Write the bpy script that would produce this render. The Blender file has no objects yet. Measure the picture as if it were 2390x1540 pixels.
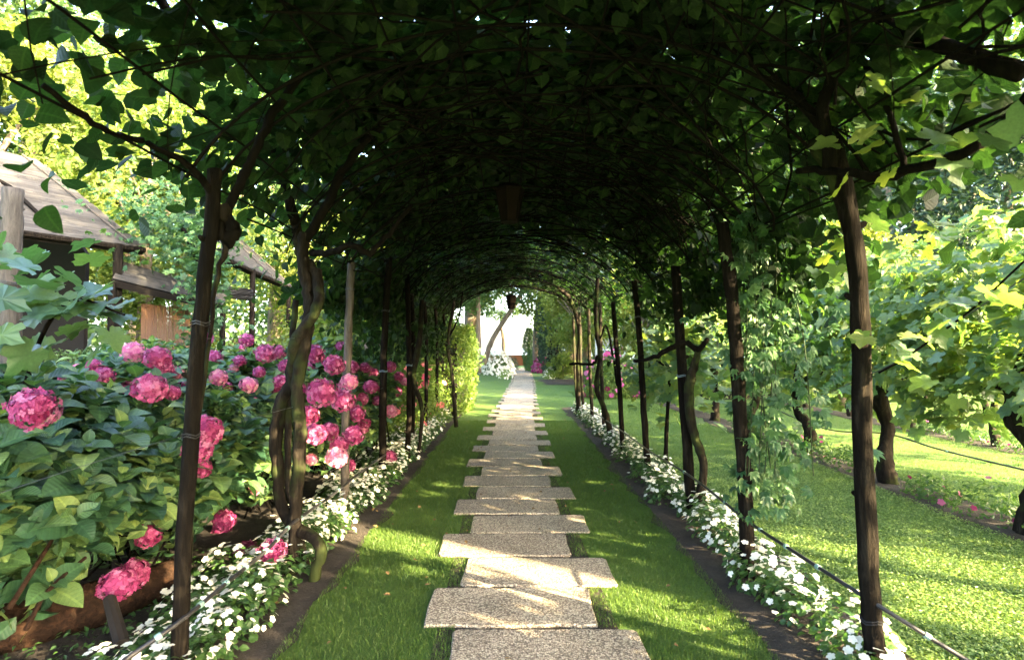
import bpy, math, random
import numpy as np
from mathutils import Vector, Matrix
rng = np.random.default_rng(11)
random.seed(5)
R = math.radians
sc = bpy.context.scene
C = sc.collection

# ------------------------------------------------------------------ camera, sky, sun, exposure
FPX = 1305.0; CX = 1194.5; CY = 770.0; H = 1.55
PITCH = math.atan(42.0 / FPX)
cam = bpy.data.cameras.new("camera"); camo = bpy.data.objects.new("camera", cam); C.objects.link(camo)
cam.lens = FPX / 2389 * 36; cam.sensor_width = 36; cam.clip_start = 0.05; cam.clip_end = 6000
camo.location = (0, 0, H); camo.rotation_euler = (math.pi / 2 + PITCH, 0, 0)
cam.dof.use_dof = True; cam.dof.focus_distance = 4.2; cam.dof.aperture_fstop = 2.8
sc.camera = camo
SUN_EL = R(18); SUN_AZ = R(122)          # clockwise from +Y: behind the camera's right shoulder
w = bpy.data.worlds.new("World"); sc.world = w; w.use_nodes = True
nt = w.node_tree; bg = nt.nodes["Background"]
sky = nt.nodes.new("ShaderNodeTexSky"); sky.sky_type = 'NISHITA'; sky.sun_disc = False
sky.sun_elevation = SUN_EL; sky.sun_rotation = SUN_AZ; sky.dust_density = 3.4; sky.air_density = .8; sky.ozone_density = 0.2
nt.links.new(sky.outputs[0], bg.inputs[0]); bg.inputs[1].default_value = 0.15
sd = Vector((math.sin(SUN_AZ) * math.cos(SUN_EL), math.cos(SUN_AZ) * math.cos(SUN_EL), math.sin(SUN_EL)))
sl = bpy.data.lights.new("sun", 'SUN'); sl.energy = 4.6; sl.angle = R(0.55); sl.color = (1.0, 0.78, 0.44)
slo = bpy.data.objects.new("sun", sl); C.objects.link(slo); slo.rotation_euler = sd.to_track_quat('Z', 'Y').to_euler()
sc.view_settings.view_transform = 'Standard'; sc.view_settings.look = 'None'
sc.view_settings.gamma = 1; sc.view_settings.use_curve_mapping = False
sc.view_settings.exposure = 4.4
sc.cycles.max_bounces = 8; sc.cycles.diffuse_bounces = 4; sc.cycles.glossy_bounces = 2
sc.cycles.transmission_bounces = 6; sc.cycles.use_denoising = True; sc.cycles.sample_clamp_indirect = 6

# ------------------------------------------------------------------ helpers
def ray(px, py):
    u = (px - CX) / FPX; v = (CY - py) / FPX
    y = math.cos(PITCH) - v * math.sin(PITCH); z = math.sin(PITCH) + v * math.cos(PITCH)
    return u / y, z / y
def P(px, py, Y):
    u, v = ray(px, py); return np.array((u * Y, Y, H + v * Y))
def G(px, py):
    u, v = ray(px, py); Y = -H / v; return np.array((u * Y, Y, 0.0))
def proj(p):
    p = np.asarray(p, float); x = p[..., 0]; y = p[..., 1]; z = p[..., 2] - H
    d = y * math.cos(PITCH) + z * math.sin(PITCH); up = z * math.cos(PITCH) - y * math.sin(PITCH)
    d = np.where(np.abs(d) < 1e-6, 1e-6, d)
    return CX + x / d * FPX, CY - up / d * FPX, d

def link(o, parent=None):
    C.objects.link(o)
    if parent is not None: o.parent = parent
    return o
def tag(o, label=None, cat=None, group=None, kind=None):
    if label: o['label'] = label
    if cat: o['category'] = cat
    if group: o['group'] = group
    if kind: o['kind'] = kind
    return o
def thing(name, label, cat, loc=(0, 0, 0), group=None, rz=0, kind=None):
    o = bpy.data.objects.new(name, None); C.objects.link(o)
    o.location = [float(a) for a in loc]; o.rotation_euler = (0, 0, rz)
    o.empty_display_size = 0.1
    return tag(o, label, cat, group, kind)
def mesh_np(name, V, faces, mat=None, smooth=False, rnd=None, uv=None):
    me = bpy.data.meshes.new(name)
    V = np.asarray(V, np.float32); fl = [np.asarray(f, np.int32) for f in faces if len(f)]
    me.vertices.add(len(V)); me.vertices.foreach_set('co', V.ravel())
    loops = np.concatenate([f.ravel() for f in fl]); me.loops.add(len(loops))
    me.loops.foreach_set('vertex_index', loops)
    tot = np.concatenate([np.full(len(f), f.shape[1], np.int32) for f in fl])
    st = np.concatenate([[0], np.cumsum(tot)[:-1]]).astype(np.int32)
    me.polygons.add(len(tot)); me.polygons.foreach_set('loop_start', st); me.polygons.foreach_set('loop_total', tot)
    me.polygons.foreach_set('use_smooth', np.full(len(tot), bool(smooth)))
    if uv is not None:
        l = me.uv_layers.new(name='UVMap'); l.data.foreach_set('uv', np.asarray(uv, np.float32)[loops].ravel())
    if rnd is not None:
        a = me.attributes.new('rnd', 'FLOAT', 'POINT'); a.data.foreach_set('value', np.asarray(rnd, np.float32))
    me.update(); me.validate()
    if mat: me.materials.append(mat)
    return me
def obj(name, me, parent=None, loc=None, mat4=None):
    o = bpy.data.objects.new(name, me); link(o, parent)
    if loc is not None: o.location = [float(a) for a in loc]
    if mat4 is not None: o.matrix_local = mat4
    return o
def mk(name, V, faces, mat, parent=None, origin=None, **k):
    """world-space mesh; under a parent its coordinates become local to the parent's place"""
    V = np.asarray(V, float)
    if parent is not None:
        p = parent; off = np.zeros(3)
        while p is not None: off += np.array(p.location); p = p.parent
        o = obj(name, mesh_np(name, V - off, faces, mat, **k), parent)
    else:
        org = np.array(origin if origin is not None else (0, 0, 0), float)
        o = obj(name, mesh_np(name, V - org, faces, mat, **k), None, org)
    return o
class Acc:
    def __init__(s): s.V = []; s.F = {}; s.n = 0; s.r = []
    def add(s, V, faces, rnd=0.0):
        V = np.asarray(V, float)
        for f in faces:
            f = np.asarray(f, int); s.F.setdefault(f.shape[1], []).append(f + s.n)
        s.V.append(V); s.r.append(np.full(len(V), rnd)); s.n += len(V)
    def out(s): return np.concatenate(s.V), [np.concatenate(v) for v in s.F.values()]
    def mk(s, name, mat, parent=None, origin=None, **k):
        V, F = s.out(); return mk(name, V, F, mat, parent, origin, rnd=np.concatenate(s.r), **k)
def smooth(pts, k=4):
    p = np.asarray(pts, float); p = np.vstack([2 * p[0] - p[1], p, 2 * p[-1] - p[-2]]); o = []
    for i in range(1, len(p) - 2):
        for t in np.arange(k) / k:
            a, b, c, d = p[i - 1], p[i], p[i + 1], p[i + 2]
            o.append(.5 * ((2 * b) + (-a + c) * t + (2 * a - 5 * b + 4 * c - d) * t * t + (-a + 3 * b - 3 * c + d) * t ** 3))
    o.append(p[-2]); return np.array(o)
def tube(pts, rad, n=8, lump=0.0, cap=True, wob=0.0):
    p = np.asarray(pts, float).copy(); m = len(p); rad = np.atleast_1d(np.asarray(rad, float))
    rad = np.interp(np.linspace(0, 1, m), np.linspace(0, 1, len(rad)), rad) if len(rad) > 1 else np.full(m, rad[0])
    if wob: p[1:-1] += rng.normal(0, wob, (m - 2, 3))
    t = np.gradient(p, axis=0); t /= np.linalg.norm(t, axis=1)[:, None] + 1e-9
    ref = np.array((0.13, 1, 0.07)) if abs(t[0][1]) < .8 else np.array((1, .1, .1))
    a = np.cross(t, ref); a /= np.linalg.norm(a, axis=1)[:, None] + 1e-9; b = np.cross(t, a)
    th = np.linspace(0, 2 * np.pi, n, endpoint=False)
    r = rad[:, None] * (1 + (rng.normal(0, lump, (m, n)) if lump else 0))
    V = p[:, None] + r[..., None] * (np.cos(th)[None, :, None] * a[:, None] + np.sin(th)[None, :, None] * b[:, None])
    i = np.arange(m - 1)[:, None]; j = np.arange(n)[None]; jn = (j + 1) % n
    F = np.stack([np.broadcast_to(x, (m - 1, n)) for x in (i * n + j, i * n + jn, (i + 1) * n + jn, (i + 1) * n + j)], -1).reshape(-1, 4)
    V = V.reshape(-1, 3); fs = [F]
    if cap:
        k = len(V); V = np.vstack([V, p[0] - t[0] * .002, p[-1] + t[-1] * .002]); jj = np.arange(n); jn = (jj + 1) % n
        fs.append(np.vstack([np.stack([np.full(n, k), jn, jj], 1), np.stack([np.full(n, k + 1), (m - 1) * n + jj, (m - 1) * n + jn], 1)]))
    return V, fs
def box(x0, x1, y0, y1, z0, z1):
    V = [(x, y, z) for x in (x0, x1) for y in (y0, y1) for z in (z0, z1)]
    return np.array(V, float), [np.array([(0, 1, 3, 2), (4, 6, 7, 5), (0, 4, 5, 1), (2, 3, 7, 6), (0, 2, 6, 4), (1, 5, 7, 3)])]
def sheet(x0, x1, y0, y1, z): return np.array([(x0, y0, z), (x1, y0, z), (x1, y1, z), (x0, y1, z)], float), [np.array([(0, 1, 2, 3)])]
def lathe(prof, n=20):
    prof = np.array(prof, float); th = np.linspace(0, 2 * np.pi, n, endpoint=False); m = len(prof)
    V = np.stack([prof[:, 0, None] * np.cos(th), prof[:, 0, None] * np.sin(th), np.repeat(prof[:, 1, None], n, 1)], -1).reshape(-1, 3)
    i = np.arange(m - 1)[:, None]; j = np.arange(n)[None]; jn = (j + 1) % n
    F = np.stack([np.broadcast_to(x, (m - 1, n)) for x in (i * n + j, i * n + jn, (i + 1) * n + jn, (i + 1) * n + j)], -1).reshape(-1, 4)
    return V, [F]

# ------------------------------------------------------------------ materials
def newmat(name):
    m = bpy.data.materials.new(name); m.use_nodes = True; return m, m.node_tree, m.node_tree.nodes["Principled BSDF"]
def nd(t, kind, **k):
    n = t.nodes.new(kind)
    for a, v in k.items(): setattr(n, a, v)
    return n
def ramp(t, cols, fac, pos=None):
    r = nd(t, "ShaderNodeValToRGB"); e = r.color_ramp.elements
    pos = pos or [i / (len(cols) - 1) for i in range(len(cols))]
    while len(e) < len(cols): e.new(.5)
    for i, c in enumerate(cols): e[i].position = pos[i]; e[i].color = (*c, 1)
    t.links.new(fac, r.inputs[0]); return r.outputs[0]
def math_(t, op, a, b=None):
    n = nd(t, "ShaderNodeMath", operation=op)
    for i, x in enumerate((a, b)):
        if x is None: continue
        if isinstance(x, (int, float)): n.inputs[i].default_value = x
        else: t.links.new(x, n.inputs[i])
    return n.outputs[0]
def mixc(t, fac, a, b, mode='MIX'):
    n = nd(t, "ShaderNodeMix", data_type='RGBA', blend_type=mode)
    for s, x in ((n.inputs[0], fac), (n.inputs[6], a), (n.inputs[7], b)):
        if isinstance(x, (int, float)): s.default_value = x
        elif isinstance(x, tuple): s.default_value = (*x, 1)
        else: t.links.new(x, s)
    return n.outputs[2]
def noise(t, scale, detail=4, rough=.6, vec=None, dist=0):
    n = nd(t, "ShaderNodeTexNoise"); n.inputs['Scale'].default_value = scale; n.inputs['Detail'].default_value = detail
    n.inputs['Roughness'].default_value = rough; n.inputs['Distortion'].default_value = dist
    if vec is not None: t.links.new(vec, n.inputs[0])
    return n.outputs[0]
def coords(t, sx=1, sy=1, sz=1, kind='Object'):
    c = nd(t, "ShaderNodeTexCoord"); m = nd(t, "ShaderNodeMapping"); m.inputs['Scale'].default_value = (sx, sy, sz)
    t.links.new(c.outputs[kind], m.inputs[0]); return m.outputs[0]
def bump(t, b, h, dist=.01, strength=1):
    n = nd(t, "ShaderNodeBump"); n.inputs['Distance'].default_value = dist; n.inputs['Strength'].default_value = strength
    t.links.new(h, n.inputs['Height']); t.links.new(n.outputs[0], b.inputs['Normal']); return n.outputs[0]
def rnd_val(t):
    a = nd(t, "ShaderNodeAttribute", attribute_name='rnd'); o = nd(t, "ShaderNodeObjectInfo")
    return math_(t, 'FRACT', math_(t, 'ADD', a.outputs['Fac'], math_(t, 'MULTIPLY', o.outputs['Random'], .999)))
def leafmat(name, cols, trans=.4, rough=.45, veins=0, tcol=None, spec=.35):
    m, t, b = newmat(name); rv = rnd_val(t)
    col = ramp(t, cols, rv)
    n = noise(t, 14, 3, .6, coords(t))
    col = mixc(t, .35, col, ramp(t, [(.45, .5, .4), (1.35, 1.3, 1.2)], n, [.3, .7]), 'MULTIPLY')
    if veins:
        uv = nd(t, "ShaderNodeUVMap", uv_map='UVMap'); s = nd(t, "ShaderNodeSeparateXYZ"); t.links.new(uv.outputs[0], s.inputs[0])
        au = math_(t, 'ABSOLUTE', s.outputs[0])
        mid = math_(t, 'LESS_THAN', au, .035)
        fr = math_(t, 'FRACT', math_(t, 'MULTIPLY', math_(t, 'SUBTRACT', s.outputs[1], math_(t, 'MULTIPLY', au, .55)), veins))
        sv = math_(t, 'LESS_THAN', fr, .13); vv = math_(t, 'MAXIMUM', mid, math_(t, 'MULTIPLY', sv, .55))
        col = mixc(t, math_(t, 'MULTIPLY', vv, .55), col, mixc(t, 1.0, col, (1.9, 1.7, 1.6), 'MULTIPLY'))
        tri = math_(t, 'PINGPONG', fr, .5); bump(t, b, tri, .006, .5)
    t.links.new(col, b.inputs['Base Color']); b.inputs['Roughness'].default_value = rough
    b.inputs['Specular IOR Level'].default_value = spec
    tr = nd(t, "ShaderNodeBsdfTranslucent")
    tc = mixc(t, 1.0, col, tcol or (1.7, 1.75, .6), 'MULTIPLY'); t.links.new(tc, tr.inputs[0])
    mx = nd(t, "ShaderNodeMixShader"); mx.inputs[0].default_value = trans
    t.links.new(b.outputs[0], mx.inputs[1]); t.links.new(tr.outputs[0], mx.inputs[2])
    t.links.new(mx.outputs[0], t.nodes["Material Output"].inputs[0]); return m
def barkmat(name, cols, moss=None, sc_=1.0, bd=.012, st=4):
    m, t, b = newmat(name); v = coords(t, 26 * sc_, 26 * sc_, st * sc_)
    n = noise(t, 1, 6, .7, v, .4); col = ramp(t, cols, n, None if len(cols) != 3 else [.3, .52, .72])
    if moss:
        n2 = noise(t, 3.2, 3, .6, coords(t)); f = ramp(t, [(0, 0, 0), (1, 1, 1)], n2, [.5, .62]); col = mixc(t, f, col, moss)
    t.links.new(col, b.inputs['Base Color']); b.inputs['Roughness'].default_value = .95; b.inputs['Specular IOR Level'].default_value = .04
    bump(t, b, n, bd); return m
def plain(name, col, rough=.6, metal=0, nscale=0, var=.25, bd=0):
    m, t, b = newmat(name); b.inputs['Roughness'].default_value = rough; b.inputs['Metallic'].default_value = metal
    b.inputs['Specular IOR Level'].default_value = .3
    n = noise(t, nscale or 30, 4, .6, coords(t))
    lo = tuple(c * (1 - var) for c in col); hi = tuple(c * (1 + var) for c in col)
    t.links.new(ramp(t, [lo, hi], n, [.3, .7]), b.inputs['Base Color'])
    if bd: bump(t, b, n, bd)
    return m

M = {}
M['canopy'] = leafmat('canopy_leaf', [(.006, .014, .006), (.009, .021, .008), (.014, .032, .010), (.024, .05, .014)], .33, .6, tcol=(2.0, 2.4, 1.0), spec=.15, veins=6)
M['grape'] = leafmat('grape_leaf', [(.075, .145, .075), (.105, .18, .08), (.15, .225, .08), (.21, .26, .075)], .45, .42, spec=.5)
M['hyd'] = leafmat('hydrangea_leaf', [(.020, .058, .034), (.034, .088, .044), (.062, .13, .05), (.15, .22, .072)], .30, .42, veins=8)
M['sunleaf'] = leafmat('tree_leaf_sunlit_tint', [(.07, .12, .03), (.11, .16, .035), (.16, .185, .04), (.09, .13, .03)], .45, .5)  # yellower copy of the tree leaf, with sunshine put into its colour
M['midleaf'] = leafmat('tree_leaf_green', [(.04, .085, .032), (.055, .11, .038), (.085, .14, .045)], .4, .5)
M['darkleaf'] = leafmat('evergreen_leaf', [(.016, .040, .026), (.025, .055, .034), (.04, .075, .045)], .2, .45)
M['hedgeleaf'] = leafmat('hedge_leaf', [(.06, .12, .025), (.09, .155, .03), (.13, .18, .035)], .4, .5)
M['bluegrape'] = leafmat('grape_leaf_sky_tint', [(.05, .115, .06), (.075, .15, .075), (.11, .19, .07)], .3, .4, spec=.6)  # blue-green tint stands for sky reflected on the glossy leaves
M['creeper'] = leafmat('creeper_leaf', [(.026, .075, .034), (.042, .105, .042), (.075, .15, .05)], .35, .45)
M['impleaf'] = leafmat('impatiens_leaf', [(.03, .075, .025), (.045, .10, .03), (.06, .12, .03)], .3, .4)
M['blade'] = leafmat('grass_blade', [(.045, .095, .018), (.066, .125, .023), (.105, .155, .032)], .35, .5)
M['clover'] = leafmat('lawn_clover_leaf', [(.10, .17, .06), (.14, .22, .075), (.21, .28, .10)], .35, .5)
M['pink'] = leafmat('hydrangea_petal', [(.19, .012, .082), (.27, .025, .12), (.37, .06, .19), (.50, .19, .34)], .25, .6, tcol=(1.1, .8, 1.0))
M['pale'] = leafmat('hydrangea_petal_pale', [(.5, .09, .27), (.58, .2, .36), (.66, .38, .42)], .3, .55, tcol=(1.1, .9, .9))
M['rose'] = leafmat('rose_petal', [(.6, .16, .2), (.7, .3, .3), (.62, .08, .15)], .35, .5, tcol=(1.1, .9, .9))
M['white'] = leafmat('white_petal', [(.78, .78, .74), (.84, .84, .80), (.80, .80, .72)], .3, .5, tcol=(1, 1, .95))
M['stake'] = barkmat('stake_bark', [(.004, .0034, .003), (.009, .0075, .006), (.028, .023, .017)], bd=.03)
M['vinebark'] = barkmat('vine_bark', [(.006, .005, .0045), (.017, .014, .011), (.045, .038, .028)], moss=(.030, .040, .014))
M['palestake'] = barkmat('weathered_stake_bark', [(.04, .035, .03), (.085, .075, .064), (.14, .12, .10)])
M['branch'] = barkmat('cane_bark', [(.004, .0035, .003), (.007, .006, .005), (.013, .011, .009)])
M['trunk'] = barkmat('tree_trunk_bark', [(.08, .065, .05), (.15, .12, .09), (.22, .18, .14)], sc_=.4)
M['log'] = barkmat('log_bark', [(.010, .007, .005), (.026, .015, .010), (.06, .031, .018)], bd=.03, st=26)
M['metal'] = plain('rusty_rod', (.007, .006, .005), .8, 0)
M['wire'] = plain('galvanised_wire', (.06, .065, .07), .5, .5)
M['hose'] = plain('black_hose', (.018, .018, .02), .4)
M['clip'] = plain('pale_green_tie', (.16, .26, .24), .5)
M['twine'] = plain('blue_grey_twine', (.20, .27, .33), .8)
for k_ in ('metal',): M[k_].node_tree.nodes['Principled BSDF'].inputs['Specular IOR Level'].default_value = .05
M['copper'] = plain('lantern_metal', (.007, .005, .004), .6, .2, 20)
M['lglass'] = plain('lantern_dull_glass', (.009, .006, .005), .35, 0, 10)
for k_ in ('copper', 'lglass'):
    q_ = M[k_].node_tree.nodes['Principled BSDF']; q_.inputs['Specular IOR Level'].default_value = .05; q_.inputs['Metallic'].default_value = 0; q_.inputs['Roughness'].default_value = .8
M['terracotta'] = plain('terracotta_wall', (.38, .13, .07), .9, 0, 12, .2, .01)
M['trellis'] = plain('trellis_white', (.62, .62, .64), .6)
M['greenstem'] = plain('green_stem', (.025, .04, .014), .8)
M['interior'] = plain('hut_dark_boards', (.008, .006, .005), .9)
M['rock'] = plain('limestone', (.42, .38, .30), .9, 0, 18, .3, .01)
# thatch reeds
m, t, b = newmat('reed_thatch'); rv = rnd_val(t); col = ramp(t, [(.010, .010, .0105), (.024, .0238, .0245), (.044, .0435, .0445), (.015, .015, .0155)], rv)
n = noise(t, 1, 5, .7, coords(t, 3, 3, 40)); col = mixc(t, .5, col, ramp(t, [(.5, .5, .5), (1.2, 1.2, 1.2)], n), 'MULTIPLY')
t.links.new(col, b.inputs['Base Color']); b.inputs['Roughness'].default_value = .8; bump(t, b, n, .006); M['reed'] = m
m, t, b = newmat('bamboo_cane'); rv = rnd_val(t); t.links.new(ramp(t, [(.06, .026, .009), (.10, .045, .014), (.08, .036, .012)], rv), b.inputs['Base Color'])
b.inputs['Roughness'].default_value = .55; M['bamboo'] = m
# slab: exposed aggregate
m, t, b = newmat('pebble_aggregate'); v = coords(t, 1, 1, 1)
vo = nd(t, "ShaderNodeTexVoronoi"); vo.inputs['Scale'].default_value = 100; t.links.new(v, vo.inputs[0])
vsep = nd(t, "ShaderNodeSeparateColor"); t.links.new(vo.outputs['Color'], vsep.inputs[0])
col = ramp(t, [(.17, .14, .11), (.33, .285, .22), (.46, .40, .31), (.60, .54, .43)], vsep.outputs[0], [0, .3, .65, 1])
col = mixc(t, ramp(t, [(0, 0, 0), (1, 1, 1)], vo.outputs['Distance'], [.45, .75]), col, (.13, .105, .08))
n = noise(t, 2.6, 5, .65, v); col = mixc(t, .55, col, ramp(t, [(.62, .6, .56), (1.18, 1.16, 1.12)], n, [.3, .7]), 'MULTIPLY')
oi = nd(t, "ShaderNodeObjectInfo"); col = mixc(t, .5, col, ramp(t, [(.72, .72, .72), (1.1, 1.08, 1.02)], oi.outputs['Random']), 'MULTIPLY')
n3 = noise(t, 1.1, 6, .7, v, .8); col = mixc(t, ramp(t, [(0, 0, 0), (.7, .7, .7)], n3, [.55, .68]), col, (.10, .095, .06))
t.links.new(col, b.inputs['Base Color']); b.inputs['Roughness'].default_value = .85
inv = math_(t, 'MULTIPLY', vo.outputs['Distance'], -1); bump(t, b, inv, .006); M['slab'] = m
# soil
m, t, b = newmat('garden_soil'); v = coords(t); n = noise(t, 9, 8, .72, v); n2 = noise(t, 60, 4, .7, v)
col = ramp(t, [(.010, .007, .006), (.026, .019, .014), (.05, .037, .028)], n, [.3, .5, .75])
col = mixc(t, ramp(t, [(0, 0, 0), (1, 1, 1)], n2, [.62, .72]), col, (.09, .072, .056))
t.links.new(col, b.inputs['Base Color']); b.inputs['Roughness'].default_value = .95; bump(t, b, math_(t, 'ADD', n, n2), .03); M['soil'] = m
# lawn
m, t, b = newmat('lawn_turf'); v = coords(t); n = noise(t, 1.1, 4, .6, v); n2 = noise(t, 90, 4, .7, v)
col = mixc(t, .5, ramp(t, [(.065, .125, .03), (.095, .16, .04), (.14, .20, .055)], n, [.3, .5, .7]), ramp(t, [(.02, .06, .01), (.10, .18, .035)], n2, [.35, .65]))
t.links.new(col, b.inputs['Base Color']); b.inputs['Roughness'].default_value = .8; b.inputs['Specular IOR Level'].default_value = .2
bump(t, b, n2, .02); M['lawn'] = m
m, t, b = newmat('lake_water'); b.inputs['Base Color'].default_value = (.10, .16, .18, 1); b.inputs['Roughness'].default_value = .12
bump(t, b, noise(t, .6, 4, .6, coords(t)), .15); M['water'] = m

# ------------------------------------------------------------------ leaf templates: base at the origin, length +Y, face +Z
def fan(outline, centre=(0, .4, -.04)):
    V = np.array([centre] + list(outline), float); n = len(outline)
    F = np.array([(0, 1 + (i + 1) % n, 1 + i) for i in range(n)])
    uv = V[:, :2].copy(); return V, F, uv
T = {}
T['diamond'] = (np.array([(0, 0, 0), (-.3, .42, .09), (0, 1, -.1), (.3, .42, .09)], float), np.array([(0, 3, 2), (0, 2, 1)]), None)
def oval(wd=.34, rows=5, droop=.22, cup=.10):
    v = np.linspace(0, 1, rows + 1); V = []; uv = []
    for a in v:
        hw = wd * (math.sin(math.pi * min(1, a ** .8)) ** .8 if 0 < a < 1 else 0.01); z = -droop * a * a + .06 * math.sin(a * 3)
        for s in (-1, 0, 1): V.append((s * hw, a, z + (cup * hw / wd if s else 0))); uv.append((s * hw, a))
    F = []
    for i in range(rows):
        for j in (0, 1): F.append((i * 3 + j, i * 3 + j + 1, i * 3 + j + 4, i * 3 + j + 3))
    F = np.array(F); tri = np.vstack([F[:, [0, 1, 2]], F[:, [0, 2, 3]]]); return np.array(V), tri, np.array(uv)
T['kiwi'] = oval(.44, 6, .30, .14); T['hyd'] = oval(.39, 6, .2, .12); T['oval'] = oval(.33, 3, .2, .08)
T['heart'] = fan([(0, 0, 0), (.28, -.08, .06), (.44, .22, .07), (.36, .6, .04), (0, 1, -.12), (-.36, .6, .04), (-.44, .22, .07), (-.28, -.08, .06)], (0, .3, -.02))
def grapeleaf():
    pts = []
    for k in range(30):
        a = -math.pi / 2 + 2 * math.pi * (k + .5) / 30; d = lambda c, w_: math.exp(-((math.atan2(math.sin(a - c), math.cos(a - c))) / w_) ** 2)
        rr = .40 + .34 * d(math.pi / 2, .38) + .26 * (d(math.pi / 2 - 1.15, .36) + d(math.pi / 2 + 1.15, .36)) + .16 * (d(math.pi / 2 - 2.15, .4) + d(math.pi / 2 + 2.15, .4)) - .34 * d(-math.pi / 2, .22)
        rr *= 1.04 if k % 2 else .93; x = rr * math.cos(a); y_ = .38 + rr * math.sin(a)
        pts.append((x, y_, .10 * abs(x) - .22 * (y_ - .3) ** 2 - .06 * rr * rr + .025 * math.sin(k * 1.9)))
    V, F, uv = fan(pts, (0, .38, -.03)); return V, F[:, ::-1].copy(), uv
T['grapeh'] = grapeleaf()
go = [(0, .08, 0), (.16, -.08, .03), (.42, -.04, .06), (.40, .16, .03), (.62, .32, .08), (.44, .46, .01), (.46, .78, .05), (.22, .72, .0), (0, 1.05, -.1),
      (-.22, .72, .0), (-.46, .78, .05), (-.44, .46, .01), (-.62, .32, .08), (-.40, .16, .03), (-.42, -.04, .06), (-.16, -.08, .03)]
T['grape'] = fan(go, (0, .35, -.05))
Vs, Fs = [], []
for k, a in enumerate((-1.15, -.6, 0, .6, 1.15)):
    l = (.7, .95, 1.05, .95, .7)[k]; v, f, _ = T['oval']; vv = v * np.array((.62 * l, l, l)); ca, sa = math.cos(a), math.sin(a)
    vv = np.stack([vv[:, 0] * ca + vv[:, 1] * sa, -vv[:, 0] * sa + vv[:, 1] * ca, vv[:, 2]], 1); Fs.append(f + sum(map(len, Vs))); Vs.append(vv)
T['five'] = (np.concatenate(Vs), np.concatenate(Fs), None)
T['blade'] = (np.array([(-.07, 0, 0), (.07, 0, 0), (.02, 1, .25)], float), np.array([(0, 1, 2)]), None)

def frames(N, n, fwd=None, roll=1.0):
    """rotation matrices whose local Z is near n and local Y near fwd"""
    n = n / (np.linalg.norm(n, axis=1)[:, None] + 1e-9)
    f = fwd if fwd is not None else rng.normal(size=(N, 3))
    f = f + rng.normal(0, .25 * roll, (N, 3)) if fwd is not None else f
    x = np.cross(f, n); x /= np.linalg.norm(x, axis=1)[:, None] + 1e-9; y = np.cross(n, x)
    return np.stack([x, y, n], -1)
def scatter(name, tmpl, pos, Rm, s, mat, parent=None, origin=None, smoothsh=False, rnd=None):
    v, f, uv = T[tmpl]; N = len(pos); s = np.broadcast_to(np.asarray(s, float), (N,))
    V = pos[:, None] + s[:, None, None] * np.einsum('nij,kj->nki', Rm, v)
    F = f[None] + (np.arange(N) * len(v))[:, None, None]
    r = np.repeat(rng.random(N) if rnd is None else rnd, len(v))
    U = np.tile(uv, (N, 1)) if uv is not None else None
    o = mk(name, V.reshape(-1, 3), [F.reshape(-1, f.shape[1])], mat, parent, origin, smooth=smoothsh, rnd=r, uv=U)
    o['kind'] = 'stuff'; return o
LEAFME = {}
def leaf_mesh(tmpl, mat, nm='leaf'):
    k = (tmpl, mat)
    if k not in LEAFME:
        v, f, uv = T[tmpl]; LEAFME[k] = mesh_np(nm, v, [f], M[mat], smooth=True, uv=uv)
    return LEAFME[k]
def leaf_parts(tmpl, mat, pos, Rm, s, parent, name='leaf'):
    me = leaf_mesh(tmpl, mat, name); off = np.array(parent.location)
    for p, r, k in zip(pos, Rm, np.broadcast_to(s, (len(pos),))):
        m4 = Matrix.Identity(4)
        for i in range(3):
            for j in range(3): m4[i][j] = float(r[i][j] * k)
            m4[i][3] = float(p[i] - off[i])
        o = bpy.data.objects.new(name, me); C.objects.link(o); o.parent = parent; o.matrix_local = m4
def visible_largest(pos, s, k):
    x, y, d = proj(pos); ok = (d > .3) & (x > -20) & (x < 2409) & (y > -20) & (y < 1560)
    sc_ = np.where(ok, np.broadcast_to(s, x.shape) / np.maximum(d, .3), 0); idx = np.argsort(-sc_)[:k]; return idx[sc_[idx] > 0]
def split_leaves(tmpl, mat, pos, Rm, s, parent, k, name='leaf', stuff='foliage', smoothsh=False, ptm=None):
    s = np.broadcast_to(np.asarray(s, float), (len(pos),)); idx = visible_largest(pos, s, k)
    mask = np.zeros(len(pos), bool); mask[idx] = True
    leaf_parts(ptm or tmpl, mat, pos[mask], Rm[mask], s[mask], parent, name)
    if (~mask).any(): scatter(stuff, tmpl, pos[~mask], Rm[~mask], s[~mask], M[mat], parent, smoothsh=smoothsh)

# ------------------------------------------------------------------ SETTING
def struct(name, V, F, mat, **k): o = mk(name, V, F, mat, **k); o['kind'] = 'structure'; return o
struct('lawn', *sheet(-90, 90, -60, 54, 0), M['lawn'])
struct('lake_water', *sheet(-3000, 3000, 54, 5000, -.6), M['water'])
def strip(name, f0, f1, y0, y1, z, mat, ny=80, wob=.03):
    ys = np.linspace(y0, y1, ny); a = np.array([f0(y) for y in ys]) + rng.normal(0, wob, ny); b_ = np.array([f1(y) for y in ys]) + rng.normal(0, wob, ny)
    k = 7; V = []
    for i in range(ny):
        for j in range(k):
            q = j / (k - 1); V.append((a[i] * (1 - q) + b_[i] * q, ys[i], z + (.02 * rng.random() if 0 < j < k - 1 else 0)))
    I = np.arange(ny - 1)[:, None] * k; J = np.arange(k - 1)[None]
    F = np.stack([I + J, I + J + 1, I + J + 1 + k, I + J + k], -1).reshape(-1, 4)
    return struct(name, np.array(V), [F], mat, smooth=True)
strip('flower_bed', lambda y: -2.02, lambda y: -1.17, -3, 14.6, .006, M['soil'])
strip('flower_bed', lambda y: 1.29, lambda y: 2.0, -3, 14.6, .006, M['soil'])
strip('garden_bed', lambda y: -9.5, lambda y: -2.0, -2, 13.5, .004, M['soil'], wob=.04)
strip('vineyard_bed', lambda y: 4.02, lambda y: 4.62, .5, 19, .006, M['soil'])
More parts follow.
